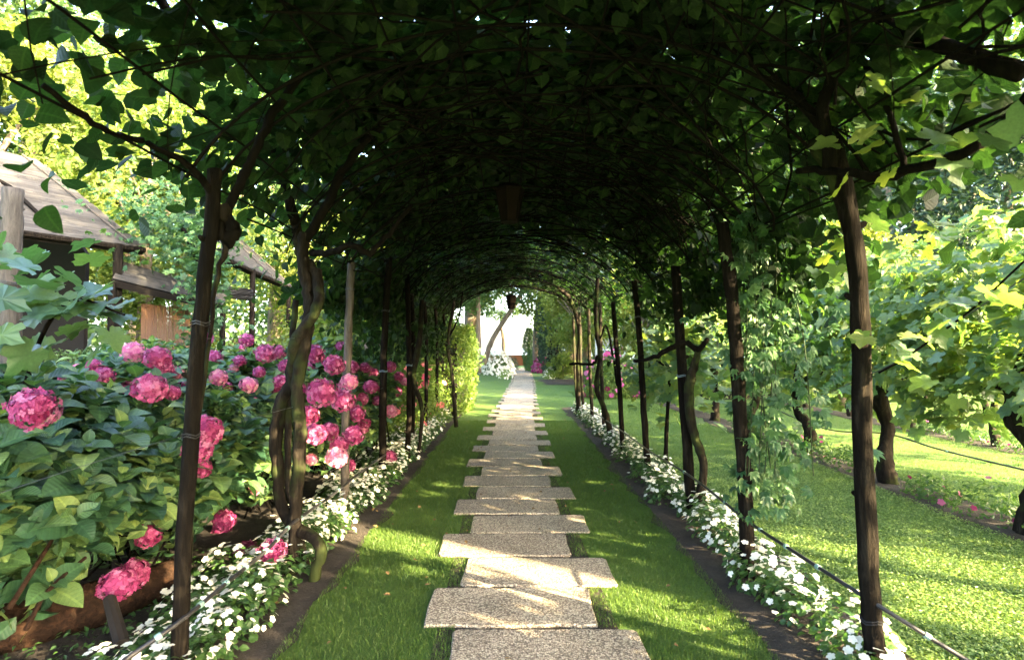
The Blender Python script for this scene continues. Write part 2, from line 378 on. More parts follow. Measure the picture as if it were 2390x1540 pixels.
strip('vineyard_bed', lambda y: 7.35, lambda y: 7.95, 3, 21, .006, M['soil'])
strip('dirt_border', lambda y: 1.35, lambda y: 4.4, 23.5, 27.5, .006, M['soil'], 20, .12)

# path and its slabs
def pathx(Y): return float(np.interp(Y, [0, 3, 8, 14, 25, 43], [.12, .09, 0.0, .10, .49, .80]))
path = thing('path', None, None, (0, 0, 0)); path['kind'] = 'structure'
ys = np.linspace(-1, 44, 90); V = []
for y in ys: c = pathx(y); wv = .5; V += [(c - wv, y, .003), (c + wv, y, .003)]
i = np.arange(89) * 2
mk('joint_soil', np.array(V), [np.stack([i, i + 1, i + 3, i + 2], 1)], M['soil'], path)
D = .5245 ; y0 = .000257 * 0 + (2023 / 642)     # front joint between the first two slabs seen
k = -8; 
stag_w = {0: 1.0}
for k in range(-7, 76):
    ya = y0 + (k) * D; side = -1 if k % 2 == 0 else 1
    gap = .05; yb = ya + D - gap; c = pathx((ya + yb) / 2) + side * .10 * (1 if ya < 14 else .6) + rng.normal(0, .012)
    hw = .5 + rng.normal(0, .006); n = 9
    # irregular chipped outline
    e = lambda: rng.normal(0, .006)
    top = [(c - hw + .018 + e(), ya + .0), *[(c - hw + (j + 1) * 2 * hw / n, ya + e()) for j in range(n - 1)], (c + hw - .018 + e(), ya),
           (c + hw + e(), ya + .022), (c + hw + e(), (ya + yb) / 2), (c + hw + e(), yb - .022), (c + hw - .018, yb + e()),
           *[(c + hw - (j + 1) * 2 * hw / n, yb + e()) for j in range(n - 1)], (c - hw + .018, yb), (c - hw + e(), yb - .022), (c - hw + e(), (ya + yb) / 2), (c - hw + e(), ya + .022)]
    top = np.array(top); m = len(top); th = .017 + rng.normal(0, .002)
    cen = top.mean(0); inn = cen + (top - cen) * .985
    tilt = rng.normal(0, .004, 2)
    zt = th + (inn - cen) @ tilt
    V = np.vstack([np.c_[top, np.full(m, -.02)], np.c_[top, zt - .007], np.c_[inn, zt], [[cen[0], cen[1], th]]])
    j = np.arange(m); jn = (j + 1) % m
    F4 = np.vstack([np.stack([j, jn, jn + m, j + m], 1), np.stack([j + m, jn + m, jn + 2 * m, j + 2 * m], 1)]); F3 = np.stack([j + 2 * m, jn + 2 * m, np.full(m, 3 * m)], 1)
    mk('paving_slab', V, [F4, F3], M['slab'], path)

# terracotta wall closing the garden
wl = thing('low_wall', 'low terracotta wall at the far end of the path before the bright lake', 'wall', (-.5, 50, 0))
V, F = box(-8, 7, 49.9, 50.15, 0, .86); mk('wall_face', V, F, M['terracotta'], wl)
V, F = box(-8.05, 7.05, 49.84, 50.21, .862, .94); mk('coping', V, F, M['terracotta'], wl)

# ------------------------------------------------------------------ grass blades (stuff)
def grass(name, regions, mat, tm, size, kind='grass'):
    ps = []
    for (xa, xb, ya, yb, n, fn) in regions:
        p = np.c_[rng.uniform(xa, xb, n), ya + (yb - ya) * rng.random(n) ** 1.6, np.zeros(n)]
        if fn is not None: p = p[fn(p)]
        ps.append(p)
    p = np.concatenate(ps); N = len(p)
    if tm == 'blade':
        up = rng.normal(0, .35, (N, 3)); up[:, 2] = 1; up /= np.linalg.norm(up, axis=1)[:, None]
        x = np.cross(up, rng.normal(size=(N, 3))); x /= np.linalg.norm(x, axis=1)[:, None]; Rm = np.stack([x, up, np.cross(x, up)], -1)
    else:
        n = rng.normal(0, .35, (N, 3)); n[:, 2] = 1; Rm = frames(N, n); p[:, 2] = rng.uniform(.008, .035, N)
    o = scatter(name, tm, p, Rm, size * rng.uniform(.6, 1.3, N), mat); tag(o, None, None, None, 'stuff'); return o
def offpath(p):
    c = np.interp(p[:, 1], [0, 3, 8, 14, 25, 43], [.12, .09, 0.0, .10, .49, .80])
    k = np.floor((p[:, 1] - y0) / D); side = np.where(k % 2 == 0, -1, 1) * .10
    return np.abs(p[:, 0] - c - side) > .485 + rng.exponential(.012, len(p))
g = grass('grass', [(-1.2, -.3, 1.6, 12, 110000, offpath), (.3, 1.33, 1.6, 12, 120000, offpath), (-1.2, 1.5, 10, 26, 30000, offpath)], M['blade'], 'blade', .024)
tag(g, 'short mown green grass on both sides of the stone path', 'grass')
g = grass('clover', [(1.98, 4.05, 2.2, 8.0, 80000, None), (4.6, 7.4, 5, 10, 12000, None)], M['clover'], 'diamond', .019)
tag(g, 'leafy pale green clover covering the lawn beyond the right stakes', 'ground cover')
g = grass('grass', [(1.98, 4.05, 2.0, 20, 110000, None), (4.6, 7.4, 5, 16, 30000, None), (-2.6, -1.2, 14.6, 26, 6000, None)], M['blade'], 'blade', .03)
tag(g, 'fine grass blades on the lawn between tunnel and vineyard row', 'grass')

# ------------------------------------------------------------------ stakes and vine trunks
def pl(pts, k=4): return smooth([P(*p) for p in pts], k)
def groundfix(pts):
    p = pts.copy(); d = p[0] - p[1]
    if p[0][2] > 0: p = np.vstack([p[0] + d / max(1e-3, -d[2]) * (p[0][2] + .03), p])
    return p
ORD = ['first', 'second', 'third', 'fourth', 'fifth', 'sixth', 'seventh', 'eighth', 'ninth', 'tenth']
def tie(parent, c, r, mat, name='wire_tie'):
    th = np.linspace(0, 2 * np.pi, 13); p = np.stack([c[0] + r * np.cos(th), c[1] + r * np.sin(th), c[2] + .006 * np.sin(3 * th)], 1)
    V, F = tube(p, .0035, 4); return mk(name, V, F, mat, parent)
def stake(pts, r, label, ties=(), mat='stake', top=1.0, name='wooden_stake'):
    p = groundfix(pl(pts, 5)); o = thing(name, label, 'stake', (p[0][0], p[0][1], 0), 'wooden stakes carrying the vine tunnel')
    V, F = tube(p, [r * 1.08, r, r * .95 * top], 12, .05, wob=.002); mk('pole', V, F, M[mat], o, smooth=True)
    # knots where branches were cut
    for _ in range(3):
        q = p[rng.integers(3, len(p) - 2)]; a = rng.uniform(0, 6.28); d = np.array((math.cos(a), math.sin(a), .5))
        V, F = tube([q, q + d * (r + .012), q + d * (r + .02)], [r * .5, r * .35, r * .2], 6, .1); mk('knot', V, F, M[mat], o, smooth=True)
    for tz, tm in ties:
        i = np.argmin(abs(p[:, 2] - tz)); tie(o, p[i], r * 1.14, M[tm])
        tie(o, p[i] + np.array((0, 0, .012)), r * 1.16, M[tm])
    return o
stake([(416, 1560, 2.55), (428, 1300, 2.55), (450, 950, 2.55), (478, 650, 2.56), (497, 480, 2.57), (500, 395, 2.57)], .033,
      'nearest wooden stake on the left, leaning, its foot in sunlight', [(1.62, 'hose'), (1.15, 'hose')])
stake([(804, 1205, 5.3), (806, 1000, 5.3), (812, 780, 5.3), (820, 612, 5.3)], .038, 'grey round stake sawn flat at its top behind the twisted vine', [(1.15, 'twine'), (2.1, 'wire')], 'palestake')
stake([(893, 1118, 6.6), (893, 940, 6.6), (898, 760, 6.6), (908, 600, 6.6)], .042, 'dark stake among the pink hydrangeas, next beyond the grey sawn-off stake', [(1.2, 'twine'), (1.9, 'wire')])
stake([(950, 1078, 7.6), (955, 900, 7.6), (950, 640, 7.6)], .036, 'stake at the far edge of the hydrangeas with a sunlit middle', [(1.3, 'twine')])
for q, Y in enumerate((8.7, 10.0, 11.4, 12.8)):
    x0_ = CX - 1.55 * FPX / Y
    stake([(x0_, 812 + 2023 / Y, Y), (x0_ + 3, 812, Y), (x0_ - 2, 812 - .85 * FPX / Y, Y)], .034,
          ['left stake rising beside the first pink rose bush', 'left stake between two sunlit rose bushes', 'left stake just before the clipped hedge', 'last left stake, against the clipped hedge'][q])
stake([(2044, 1560, 2.62), (2030, 1400, 2.62), (2012, 1000, 2.62), (2000, 640, 2.62), (1965, 420, 2.6), (1940, 320, 2.55)], .041,
      'nearest wooden stake on the right, thick and dark with yellow lit foot', [(.33, 'hose')])
R2 = stake([(1745, 1345, 3.8), (1738, 1150, 3.8), (1722, 900, 3.8), (1708, 700, 3.8), (1685, 520, 3.8)], .045,
      'second right stake, wrapped in hanging creeper', [])
stake([(1615, 1205, 5.2), (1600, 1000, 5.2), (1588, 800, 5.2), (1575, 622, 5.2)], .045, 'third right stake with a forked vine stump bound to it', [(1.35, 'twine')])
stake([(1514, 1115, 6.75), (1502, 960, 6.75), (1493, 800, 6.75), (1480, 655, 6.75)], .036, 'fourth right stake, slim with sunlit top', [(1.9, 'wire')])
stake([(1453, 1058, 8.25), (1445, 900, 8.25), (1430, 705, 8.25)], .034, 'fifth right stake, thin with bright upper half', [])
for q, Y in enumerate((9.9, 11.3, 12.7, 13.9)):
    xx = CX + 1.63 * FPX / Y
    stake([(xx, 812 + 2023 / Y, Y), (xx - 6, 870, Y), (xx - 10, 812 - .8 * FPX / Y, Y)], .033,
          ['right stake beside the mossy bent vine trunk', 'right stake with white flowers around its foot', 'mossy right stake next to the end of the white border', 'last right stake, at the mouth of the tunnel'][q], [], 'vinebark')
stake([(22, 1000, 3.6), (24, 600, 3.6), (30, 440, 3.6)], .06, 'short thick pale post at the left edge in front of the reed roof', [(1.9, 'wire')], 'palestake', name='wooden_post')

def vine(label, trunks, branches, loc, r0, mat='vinebark', group='old vines climbing the tunnel'):
    o = thing('vine', label, 'vine', loc, group)
    for pts, r in trunks:
        V, F = tube(groundfix(pl(pts, 6)), r, 11, .09, wob=.004); mk('trunk', V, F, M[mat], o, smooth=True)
    for pts, r in branches:
        V, F = tube(pl(pts, 6), r, 9, .08, wob=.004); mk('branch', V, F, M['branch'], o, smooth=True)
    return o
vine('thick twisted vine trunks braided together on the left of the path',
     [([(680, 1335, 3.87), (692, 1180, 3.87), (700, 1010, 3.87), (693, 900, 3.85), (712, 800, 3.83), (722, 700, 3.87), (708, 620, 3.87), (712, 545, 3.87)], [.047, .043, .045, .042, .04, .04]),
      ([(735, 1340, 3.75), (745, 1270, 3.75), (668, 1210, 3.95), (645, 1100, 3.97), (650, 960, 3.95), (682, 880, 3.9), (690, 800, 3.8), (738, 720, 3.8), (738, 640, 3.9), (700, 590, 3.95), (690, 520, 3.9)], [.035, .04, .045, .04, .035, .03]),
      ([(700, 1250, 3.95), (672, 1120, 4.0), (675, 950, 3.98), (680, 820, 3.95), (690, 700, 3.95)], [.02, .025, .02])],
     [([(690, 525, 3.9), (668, 440, 3.8), (635, 350, 3.6), (605, 290, 3.5), (585, 220, 3.4), (540, 165, 3.3), (470, 150, 3.1), (400, 40, 2.8), (300, -120, 2.4)], [.035, .03, .026, .022]),
      ([(715, 560, 3.87), (760, 480, 3.8), (800, 400, 3.7), (860, 320, 3.6), (960, 230, 3.4), (1080, 150, 3.3)], [.032, .028, .02]),
      ([(725, 590, 3.87), (775, 590, 3.8), (820, 573, 3.75), (862, 590, 3.8), (905, 548, 3.9), (960, 480, 4.0)], [.024, .022, .015]),
      ([(500, 560, 2.6), (560, 430, 2.65), (590, 370, 2.7), (640, 260, 2.75), (760, 110, 2.75), (900, 10, 2.7)], [.022, .022, .018])],
     (-1.5, 3.87, 0), .045)
vine('dark bundle of vine stems topping the nearest left stake', [([(440, 1300, 2.62), (462, 1000, 2.62), (500, 700, 2.66), (525, 560, 2.63), (520, 480, 2.6)], [.008, .009, .012, .03])],
     [([(520, 560, 2.6), (500, 470, 2.58), (430, 380, 2.4), (330, 330, 2.2), (240, 300, 2.0), (100, 200, 1.8)], [.02, .013, .01]),
      ([(525, 570, 2.62), (545, 540, 2.62), (530, 500, 2.62)], [.03, .035, .02])], (-1.45, 2.68, 0), .02)
vine('forked vine stump tied beside the third right stake', [([(1632, 1200, 5.15), (1640, 1080, 5.1), (1615, 1000, 5.1), (1608, 900, 5.1), (1628, 820, 5.1)], [.05, .035, .04, .045, .03])],
     [([(1628, 820, 5.1), (1600, 800, 5.12), (1560, 815, 5.1), (1520, 835, 5.2), (1480, 842, 5.4)], [.03, .024, .015]), ([(1628, 820, 5.1), (1650, 790, 5.0)], [.03, .02])], (1.7, 5.15, 0), .04)
vine('mossy vine trunk bending between the fifth and sixth right stakes', [([(1430, 1035, 9.1), (1412, 960, 9.1), (1392, 900, 9.1), (1400, 830, 9.1), (1390, 740, 9.1), (1395, 640, 9.1)], [.055, .045, .04, .035, .03])],
     [([(1395, 830, 9.1), (1382, 850, 9.1), (1350, 848, 9.3), (1330, 850, 9.6)], [.025, .02]), ([(1400, 790, 9.1), (1415, 760, 9.1), (1430, 830, 9.1), (1440, 900, 9.1)], [.015, .02])], (1.6, 9.1, 0), .04)
vine('pale curved vine trunk leaning over at the tunnel mouth', [([(1350, 968, 12.9), (1350, 850, 12.9), (1352, 770, 12.9), (1330, 700, 12.8), (1300, 670, 12.6)], [.06, .055, .05, .04])], [], (1.55, 12.9, 0), .05)
vine('slim dark vine climbing the left side beside the roses', [([(1062, 960, 11.0), (1055, 880, 11), (1045, 800, 11), (1060, 700, 11)], [.04, .035, .03])], [([(1045, 790, 11), (1070, 740, 11), (1080, 680, 11)], [.02, .015])], (-1.2, 11, 0), .04)
vine('dark vine bundle looping beside the sunlit-middle stake on the left', [([(975, 1065, 7.9), (985, 960, 7.9), (965, 880, 7.9), (978, 800, 7.9), (985, 700, 7.9)], [.02, .03, .045, .03])], [], (-1.3, 7.9, 0), .04)
vine('big dark vine head spreading from the nearest right stake', [([(2030, 1540, 2.7), (2004, 1000, 2.7), (1984, 600, 2.68), (1945, 410, 2.62), (1900, 330, 2.6)], [.006, .007, .012, .04, .035])],
     [([(1860, 400, 2.7), (1950, 400, 2.5), (2050, 415, 2.35), (2160, 385, 2.2), (2260, 350, 2.05), (2330, 300, 2.0), (2420, 200, 1.9)], [.016, .02, .02, .016]),
      ([(1935, 400, 2.55), (1920, 250, 2.5), (1960, 120, 2.35), (1940, 0, 2.2)], [.03, .025, .02]),
      ([(1930, 300, 2.55), (1820, 200, 2.6), (1700, 110, 2.6), (1560, 30, 2.6)], [.024, .02, .015]),
      ([(2110, 400, 2.3), (2070, 250, 2.35), (2000, 120, 2.4), (1900, -20, 2.4)], [.012, .012]),
      ([(2389, 170, 1.8), (2200, 110, 2.0), (2080, 60, 2.2), (1960, -30, 2.3)], [.03, .026, .02])], (1.7, 2.7, 0), .05)

# ------------------------------------------------------------------ tunnel frame
XC, ZS, A_, B_ = .08, 1.95, 1.72, 1.13
def arc(th, y, out=0.0): return np.stack([XC + (A_ + out) * np.cos(th), np.broadcast_to(y, np.shape(th)), ZS + (B_ + out) * np.sin(th)], -1)
fr = thing('tunnel_frame', 'dark metal hoops and rods arching over the path under the vines', 'pergola frame', (XC, 2.6, 0))
for Y in [-2.6, -1.3, 0.0, 1.3, 2.6, 3.87, 5.25, 6.7, 8.1, 9.5, 10.9, 12.3, 13.9]:
    for s in (0, .22):
        if s and not 2 < Y < 4: continue
        th = np.linspace(.36, math.pi - .36, 25); V, F = tube(arc(th, Y + s, 0), .009 if Y < 12 else .014, 6); mk('hoop', V, F, M['metal'], fr, smooth=True)
for th in np.linspace(.38, math.pi - .38, 13):
    yy = np.linspace(-3, 13.9, 30); p = np.stack([arc(np.array(th), y, .012) for y in yy]); p[:, 2] += rng.normal(0, .01, 30); V, F = tube(p, .006, 5); mk('long_rod', V, F, M['metal'], fr, smooth=True)
# diagonal wires woven across the near sides
for k in range(26):
    yb_ = -1.5 + k * .34; th = np.linspace(.36, 1.3, 10); s = 1 if k % 2 else -1
    for side in (0, 1):
        t2 = th if side else math.pi - th; V, F = tube(arc(t2, yb_ + s * np.linspace(-.6, .6, 10), .02), .003, 4); mk('cross_wire', V, F, M['metal'], fr)

# ------------------------------------------------------------------ canopy foliage
N = 300000
y = rng.uniform(-3, 14.3, N); q = rng.uniform(-.42, math.pi + .42, N)      # q beyond 0..pi hangs down the sides
out = np.abs(rng.normal(.16, .26, N)) + .02
X = XC + (A_ + out) * np.cos(np.clip(q, 0, math.pi)); Z = ZS + (B_ + out) * np.sin(np.clip(q, 0, math.pi))
below = np.where(q < 0, -q, np.where(q > math.pi, q - math.pi, 0)); Z = Z - below * 1.5 + 0
X = X + np.where(below > 0, rng.normal(0, .16, N) + np.where((q > 2) & (y > 9), .22, 0), 0)
right = q < math.pi / 2
def bumpf(x, a, b, c, d): return np.interp(x, [a, b, c, d], [0, 1, 1, 0])
dens = np.full(N, 1.0)
c1 = np.sin(y * 3.1 + q * 5) * np.sin(y * 1.7 - q * 3.3 + 2)                # patchiness
# left flank near the camera is thin, so the garden shows through
leftness = np.clip((q - 1.9) / .7, 0, 1)
dens *= 1 - leftness * np.interp(y, [0, 5.0, 7.5], [.88, .84, .3])
rightness = np.clip((1.15 - q) / .6, 0, 1)
dens *= 1 - rightness * np.interp(y, [1.2, 1.7, 3.0, 6], [.0, .84, .80, .55])
# crown: nearly closed
dens *= 1 - (1 - leftness) * (1 - rightness) * np.interp(y, [0, 2.7, 3.7], [.45, .38, 0]) * 1
dens *= np.interp(y, [0, 5.0, 7.0, 9], [1, 1, .68, .38]) * np.where(q < 1.45, np.interp(y, [6, 9], [1, .5]), 1)
dens *= np.where(below > 0, np.where(right, np.interp(y, [0, 4, 6, 14], [.08, .12, .12, .08]), np.interp(y, [0, 5.2, 7, 8.5, 14], [.03, .08, .3, .75, .8])) * np.clip(1 - below / .42, 0, 1) ** .7, 1)
dens *= np.clip(.8 + .45 * c1, .3, 1.2)
dens *= np.where((q > 1.6) & (y < 5.0) & (Z < 2.42), .03, 1) * np.where((q < 1.5) & (y < 3.4) & (Z < 2.3) & (y > 1.5), .06, 1) * np.where((q < 1.5) & (y > 8.3) & (Z < 2.35), .12, 1)
keep = rng.random(N) < dens
pos = np.stack([X, y, Z], 1)[keep]; qq = np.clip(q[keep], 0, math.pi); nn = len(pos)
nrm = np.stack([np.cos(qq) * .7, np.zeros(nn), np.sin(qq) + .25], 1) + rng.normal(0, .42, (nn, 3))
fwd = rng.normal(0, 1, (nn, 3)); fwd[:, 2] -= .6
size = rng.uniform(.06, .125, nn); Rm = frames(nn, nrm, fwd)
# keep the lens free
far = np.linalg.norm(pos - np.array((0, 0, H)), axis=1) > .9
pos, Rm, size = pos[far], Rm[far], size[far]
can = thing('vine_canopy', 'dark green leafy vine roof of the tunnel over the path', 'vine canopy', (XC, 5.5, ZS))
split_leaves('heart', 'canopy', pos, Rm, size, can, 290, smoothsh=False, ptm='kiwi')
a = Acc()
for _ in range(1000):      # dry canes matted under the leaves
    yb_ = rng.uniform(-1, 14); t0 = rng.uniform(.5, 2.75 if yb_ > 5 else 2.1); L = rng.uniform(.4, 1.3); t_ = np.linspace(0, 1, 7)
    th = t0 + rng.normal(0, .5) * L * t_; p = arc(.35 + (th - .35) * (th > .35) - (th - 2.85) * (th > 2.85), yb_ + rng.normal(0, .8) * L * t_, 0) ; o_ = rng.normal(.02, .06); p[:, 2] += o_ + rng.normal(0, .015, 7); p[:, 0] += rng.normal(0, .015, 7)
    a.add(*tube(p, rng.uniform(.003, .008), 4, cap=False))
cn = a.mk('canes', M['branch'], can); cn['kind'] = 'stuff'
# hanging thin cord below the roof
p = np.stack([P(1022, 60, 3.6), P(1022, 220, 3.6), P(1023, 350, 3.6)]); 

# lanterns hanging from the crown
def lantern(Y, top, label):
    x = pathx(Y) * 0 - .02; o = thing('hanging_lantern', label, 'lantern', (x, Y, top - .33), 'brown lanterns hanging under the tunnel roof')
    n = 6; th = np.linspace(0, 2 * np.pi, n, endpoint=False) + .3
    def ring(r, z): return np.stack([r * np.cos(th), r * np.sin(th), np.full(n, z)], 1)
    j = np.arange(n); jn = (j + 1) % n
    def hexshell(rs):
        V = np.vstack([ring(r, z) for r, z in rs]); F = np.vstack([np.stack([k * n + j, k * n + jn, (k + 1) * n + jn, (k + 1) * n + j], 1) for k in range(len(rs) - 1)]); return V, [F]
    V, F = hexshell([(.001, .0), (.078, .0), (.082, .012), (.078, .02), (.001, .021)]); obj('base_plate', mesh_np('base_plate', V, F, M['copper']), o)
    V, F = hexshell([(.07, .02), (.118, .27)]); obj('glass_panel', mesh_np('glass_panel', V, F, M['lglass']), o)
    for k in range(n):
        p0 = ring(.074, .018)[k]; p1 = ring(.123, .27)[k]; V, F = tube([p0, p1], .006, 5); obj('corner_bar', mesh_np('corner_bar', V, F, M['copper']), o)
    V, F = hexshell([(.001, .265), (.128, .265), (.136, .28), (.09, .315), (.02, .33), (.001, .331)]); obj('lid', mesh_np('lid', V, F, M['copper']), o)
    V, F = tube([(0, 0, .33), (0, 0, .50)], .005, 5); obj('hook_rod', mesh_np('hook_rod', V, F, M['metal']), o)
lantern(4.7, 2.94, 'nearer brown lantern hanging almost lost in the dark canopy')
lantern(12.4, 2.74, 'farther tapered brown lantern hanging in the bright tunnel mouth')

# ------------------------------------------------------------------ hoses and wires
def hose(pts, r, label, clips, name='drip_hose', mat='hose'):
    p = pl(pts, 8); o = thing(name, label, 'hose', p[0])
    V, F = tube(p, r, 8); mk('pipe', V, F, M[mat], o, smooth=True)
    for f in clips:
        i = int(f * (len(p) - 3)) + 1; d = p[i + 1] - p[i]; d /= np.linalg.norm(d)
        V, F = tube([p[i] - d * .012, p[i] + d * .012], r * 1.35, 8); mk('clip', V, F, M['clip'], o)
hose([(150, 1650, 2.1), (290, 1540, 2.35), (418, 1450, 2.5), (540, 1350, 2.9), (620, 1285, 3.3), (690, 1215, 3.8), (775, 1155, 4.7), (830, 1110, 5.4), (900, 1060, 6.6)], .011,
     'black watering hose with pale ties running low along the left row', [.1, .2, .3, .36, .43, .5, .55, .6, .66, .72, .8])
hose([(2420, 1640, 2.35), (2240, 1530, 2.45), (2030, 1400, 2.6), (1850, 1285, 3.1), (1745, 1215, 3.7), (1610, 1110, 4.9), (1520, 1055, 6.3), (1450, 1005, 8), (1370, 950, 10.8)], .010,
     'black watering hose running low along the right row of stakes', [.08, .17, .25, .33, .4, .48, .56, .65])
hose([(2420, 1103, 6.2), (2300, 1075, 6.6), (2180, 1045, 7.0), (2070, 1012, 7.6), (1950, 1005, 8.6), (1880, 985, 9.4), (1810, 955, 10.5)], .011, 'black hose strung along the vineyard row on the right', [.3, .6])
def wire(pts, label, r=.0013):
    p = pl(pts, 5); V, F = tube(p, r, 4); o = mk('wire', V, F, M['wire'], None, p[0]); tag(o, label, 'wire')
wire([(0, 1150, 2.3), (200, 1085, 2.4), (430, 1015, 2.6), (560, 985, 3.2), (690, 948, 3.87), (808, 925, 5.3), (895, 905, 6.6)], 'thin grey wire strung through the hydrangeas between the left stakes')
wire([(480, 790, 2.6), (700, 790, 3.87), (810, 800, 5.3)], 'thin wire crossing above the hydrangeas from the leaning stake')
wire([(2389, 650, 2.2), (2250, 740, 2.5), (2080, 850, 3.2), (1900, 930, 4.4)], 'thin wire slanting through vine leaves on the right', .003)

# log at the lower left
lg = thing('log', 'rough reddish log lying under the hydrangeas at lower left', 'log', (-2.6, 2.9, .12))
V, F = tube(smooth([(-3.25, 2.3, .08), (-2.75, 2.8, .10), (-2.35, 3.2, .11), (-2.12, 3.6, .11)], 6), [.14, .135, .12, .11], 18, .06); mk('bark', V, F, M['log'], lg, smooth=True)
V, F = tube([P(255, 1395, 2.75), P(285, 1500, 2.6)], [.028, .032], 8, .1); o = mk('short_post', V, F, M['interior'], None, P(285, 1500, 2.6)); tag(o, 'short black stub post leaning on the log', 'post')
for pp in ([(20, 1420, 2.5), (90, 1310, 2.6), (140, 1230, 2.8)], [(60, 1470, 2.5), (110, 1380, 2.6), (200, 1300, 2.8)]):
    V, F = tube(pl(pp), [.012, .008], 6, .05); o = mk('dead_stem', V, F, M['log'], None, P(*pp[0])); tag(o, 'dry brown stem sticking up from the sunlit log, ' + ('outer one' if pp[0][0] == 20 else 'inner one'), 'stem')

# ------------------------------------------------------------------ hydrangeas
def flower_head_mesh(name, mat, n=70, seed=0):
    r = np.random.default_rng(seed); i = np.arange(n) + .5; ph = np.arccos(1 - 1.75 * i / n); th = math.pi * (1 + 5 ** .5) * i
    d = np.stack([np.cos(th) * np.sin(ph), np.sin(th) * np.sin(ph), np.cos(ph)], 1); a = Acc()
    for k in range(n):
        nn_ = d[k] + r.normal(0, .38, 3); nn_ /= np.linalg.norm(nn_); x = np.cross(nn_, r.normal(size=3)); x /= np.linalg.norm(x); yv = np.cross(nn_, x)
        c = d[k] * np.array((1, 1, .78)) * (.88 + r.normal(0, .06)); s = .185 * r.uniform(.8, 1.2); rv_ = r.random()
        for j in range(4):
            an = j * math.pi / 2 + .2; u = math.cos(an) * x + math.sin(an) * yv; v = -math.sin(an) * x + math.cos(an) * yv
            a.add([c, c + s * (.55 * u + .42 * v + .10 * nn_), c + s * (1.05 * u + .02 * nn_), c + s * (.55 * u - .42 * v + .10 * nn_)], [[(0, 3, 2), (0, 2, 1)]], rv_)
    V, F = lathe([(.01, -.35), (.5, -.3), (.72, 0), (.55, .45), (.01, .62)], 10); a.add(V, F, .1)
    V, F = a.out(); return mesh_np(name, V, F, M[mat], rnd=np.concatenate(a.r))
HEADS = {m_: [flower_head_mesh('flower_head', m_, 120, s) for s in (1, 2)] for m_ in ('pink', 'pale')}
flowers = [(80, 955, 52), (350, 905, 38), (478, 1005, 42), (462, 1045, 36), (470, 1092, 25), (398, 1080, 16), (382, 1112, 18), (367, 1075, 17), (345, 1250, 29), (385, 1243, 15), (370, 1320, 21),
 (275, 1362, 40), (312, 1338, 36), (522, 1215, 26), (518, 1240, 24), (455, 1290, 12), (578, 1288, 27), (636, 1285, 31), (602, 1325, 26), (222, 855, 20), (310, 823, -28), (368, 835, 30), (385, 862, 22), (242, 878, 24),
 (500, 835, 20), (510, 880, -22), (580, 898, -22), (402, 916, 20), (480, 790, 18), (575, 793, 18), (620, 826, 24), (648, 822, 20), (735, 826, 24), (797, 810, 15), (780, 852, 26), (725, 852, 16), (852, 858, 14), (823, 856, 16),
 (750, 918, 38), (800, 935, 30), (718, 970, 26), (832, 965, 21), (768, 1006, 24), (735, 1012, 28), (826, 1016, 25), (792, 1036, 22), (786, 1066, -26), (812, 1086, 19), (727, 1072, -15), (910, 855, 15), (932, 880, 14), (926, 913, 13),
 (912, 960, -17), (910, 1066, 17), (865, 902, 18), (655, 893, 20), (690, 872, 17), (815, 890, -22), (640, 905, 14), (600, 1140, -17), (880, 935, 13), (960, 858, 12), (945, 890, -11), (560, 842, 15), (700, 800, 14), (300, 905, 18), (30, 1010, 22), (530, 905, 15), (850, 985, 16), (665, 855, 17), (605, 868, 15), (545, 862, -13), (700, 905, 15), (805, 900, -17), (845, 930, 16), (590, 930, 12), (430, 985, 14), (430, 900, 16), (340, 945, 16), (870, 870, 13), (890, 905, 12), (660, 940, 13), (180, 860, -12), (140, 880, 12), (415, 870, -17), (560, 815, 12), (845, 1000, -15)]
bushes = [(-2.98, 2.95, 1.02, .95, 1.46, 'broad hydrangea bush nearest the camera, over the log'), (-2.70, 4.1, .78, .85, 1.46, 'hydrangea bush behind the leaning stake, low pink heads beside the hose'),
          (-4.2, 4.2, 1.0, .9, 1.46, 'hydrangea bush below the dark hut opening'), (-2.55, 5.4, .78, .85, 1.52, 'hydrangea bush densest with pink heads, behind the twisted vine'),
          (-3.9, 5.9, .9, 1.0, 1.6, 'hydrangea bush at the back below the sunlit yellow foliage'), (-2.35, 6.9, .7, .85, 1.6, 'hydrangea bush around the dark stake past the grey sawn-off stake'),
          (-2.25, 8.1, .55, .6, 1.5, 'last small hydrangea bush before the rose bushes'), (-5.2, 5.6, .8, .9, 1.35, 'shaded hydrangea bush by the low hedge under the hut')]
FL = []
def bush_hit(px, py):
    u, v = ray(px, py); d = np.array((u, 1.0, v)); o_ = np.array((0, 0, H)); best = 99
    for (bx, by, rx, ry, top, _) in bushes:
        zc = top * .56; rz = top - zc; S = np.array((rx, ry, rz)) * 1.02; oo = (o_ - np.array((bx, by, zc))) / S; dd = d / S
        a_, b_, c_ = dd @ dd, 2 * oo @ dd, oo @ oo - 1; D_ = b_ * b_ - 4 * a_ * c_
        if D_ > 0:
            t_ = (-b_ - math.sqrt(D_)) / 2 / a_
            if t_ > .5: best = min(best, t_)
    return best
for (fx, fy, fr_) in flowers:
    pale = fr_ < 0; r = abs(fr_); Y = min(8.2, .088 * FPX / r) if r < 50 else 2.35; h_ = bush_hit(fx, fy)
    if h_ < 50: Y = max(min(Y, h_ + .04), Y * .62)
    FL.append((fx, fy, r, P(fx, fy, Y), pale, r / FPX * Y))
bo = []
for b_ in bushes: bo.append(thing('hydrangea_bush', b_[5], 'hydrangea', (b_[0], b_[1], 0), 'pink hydrangea bushes left of the path'))
fxy = np.array([f[:2] for f in FL], float); frr = np.array([f[2] for f in FL], float); fY = np.array([f[3][1] for f in FL])
assign = [[] for _ in bushes]
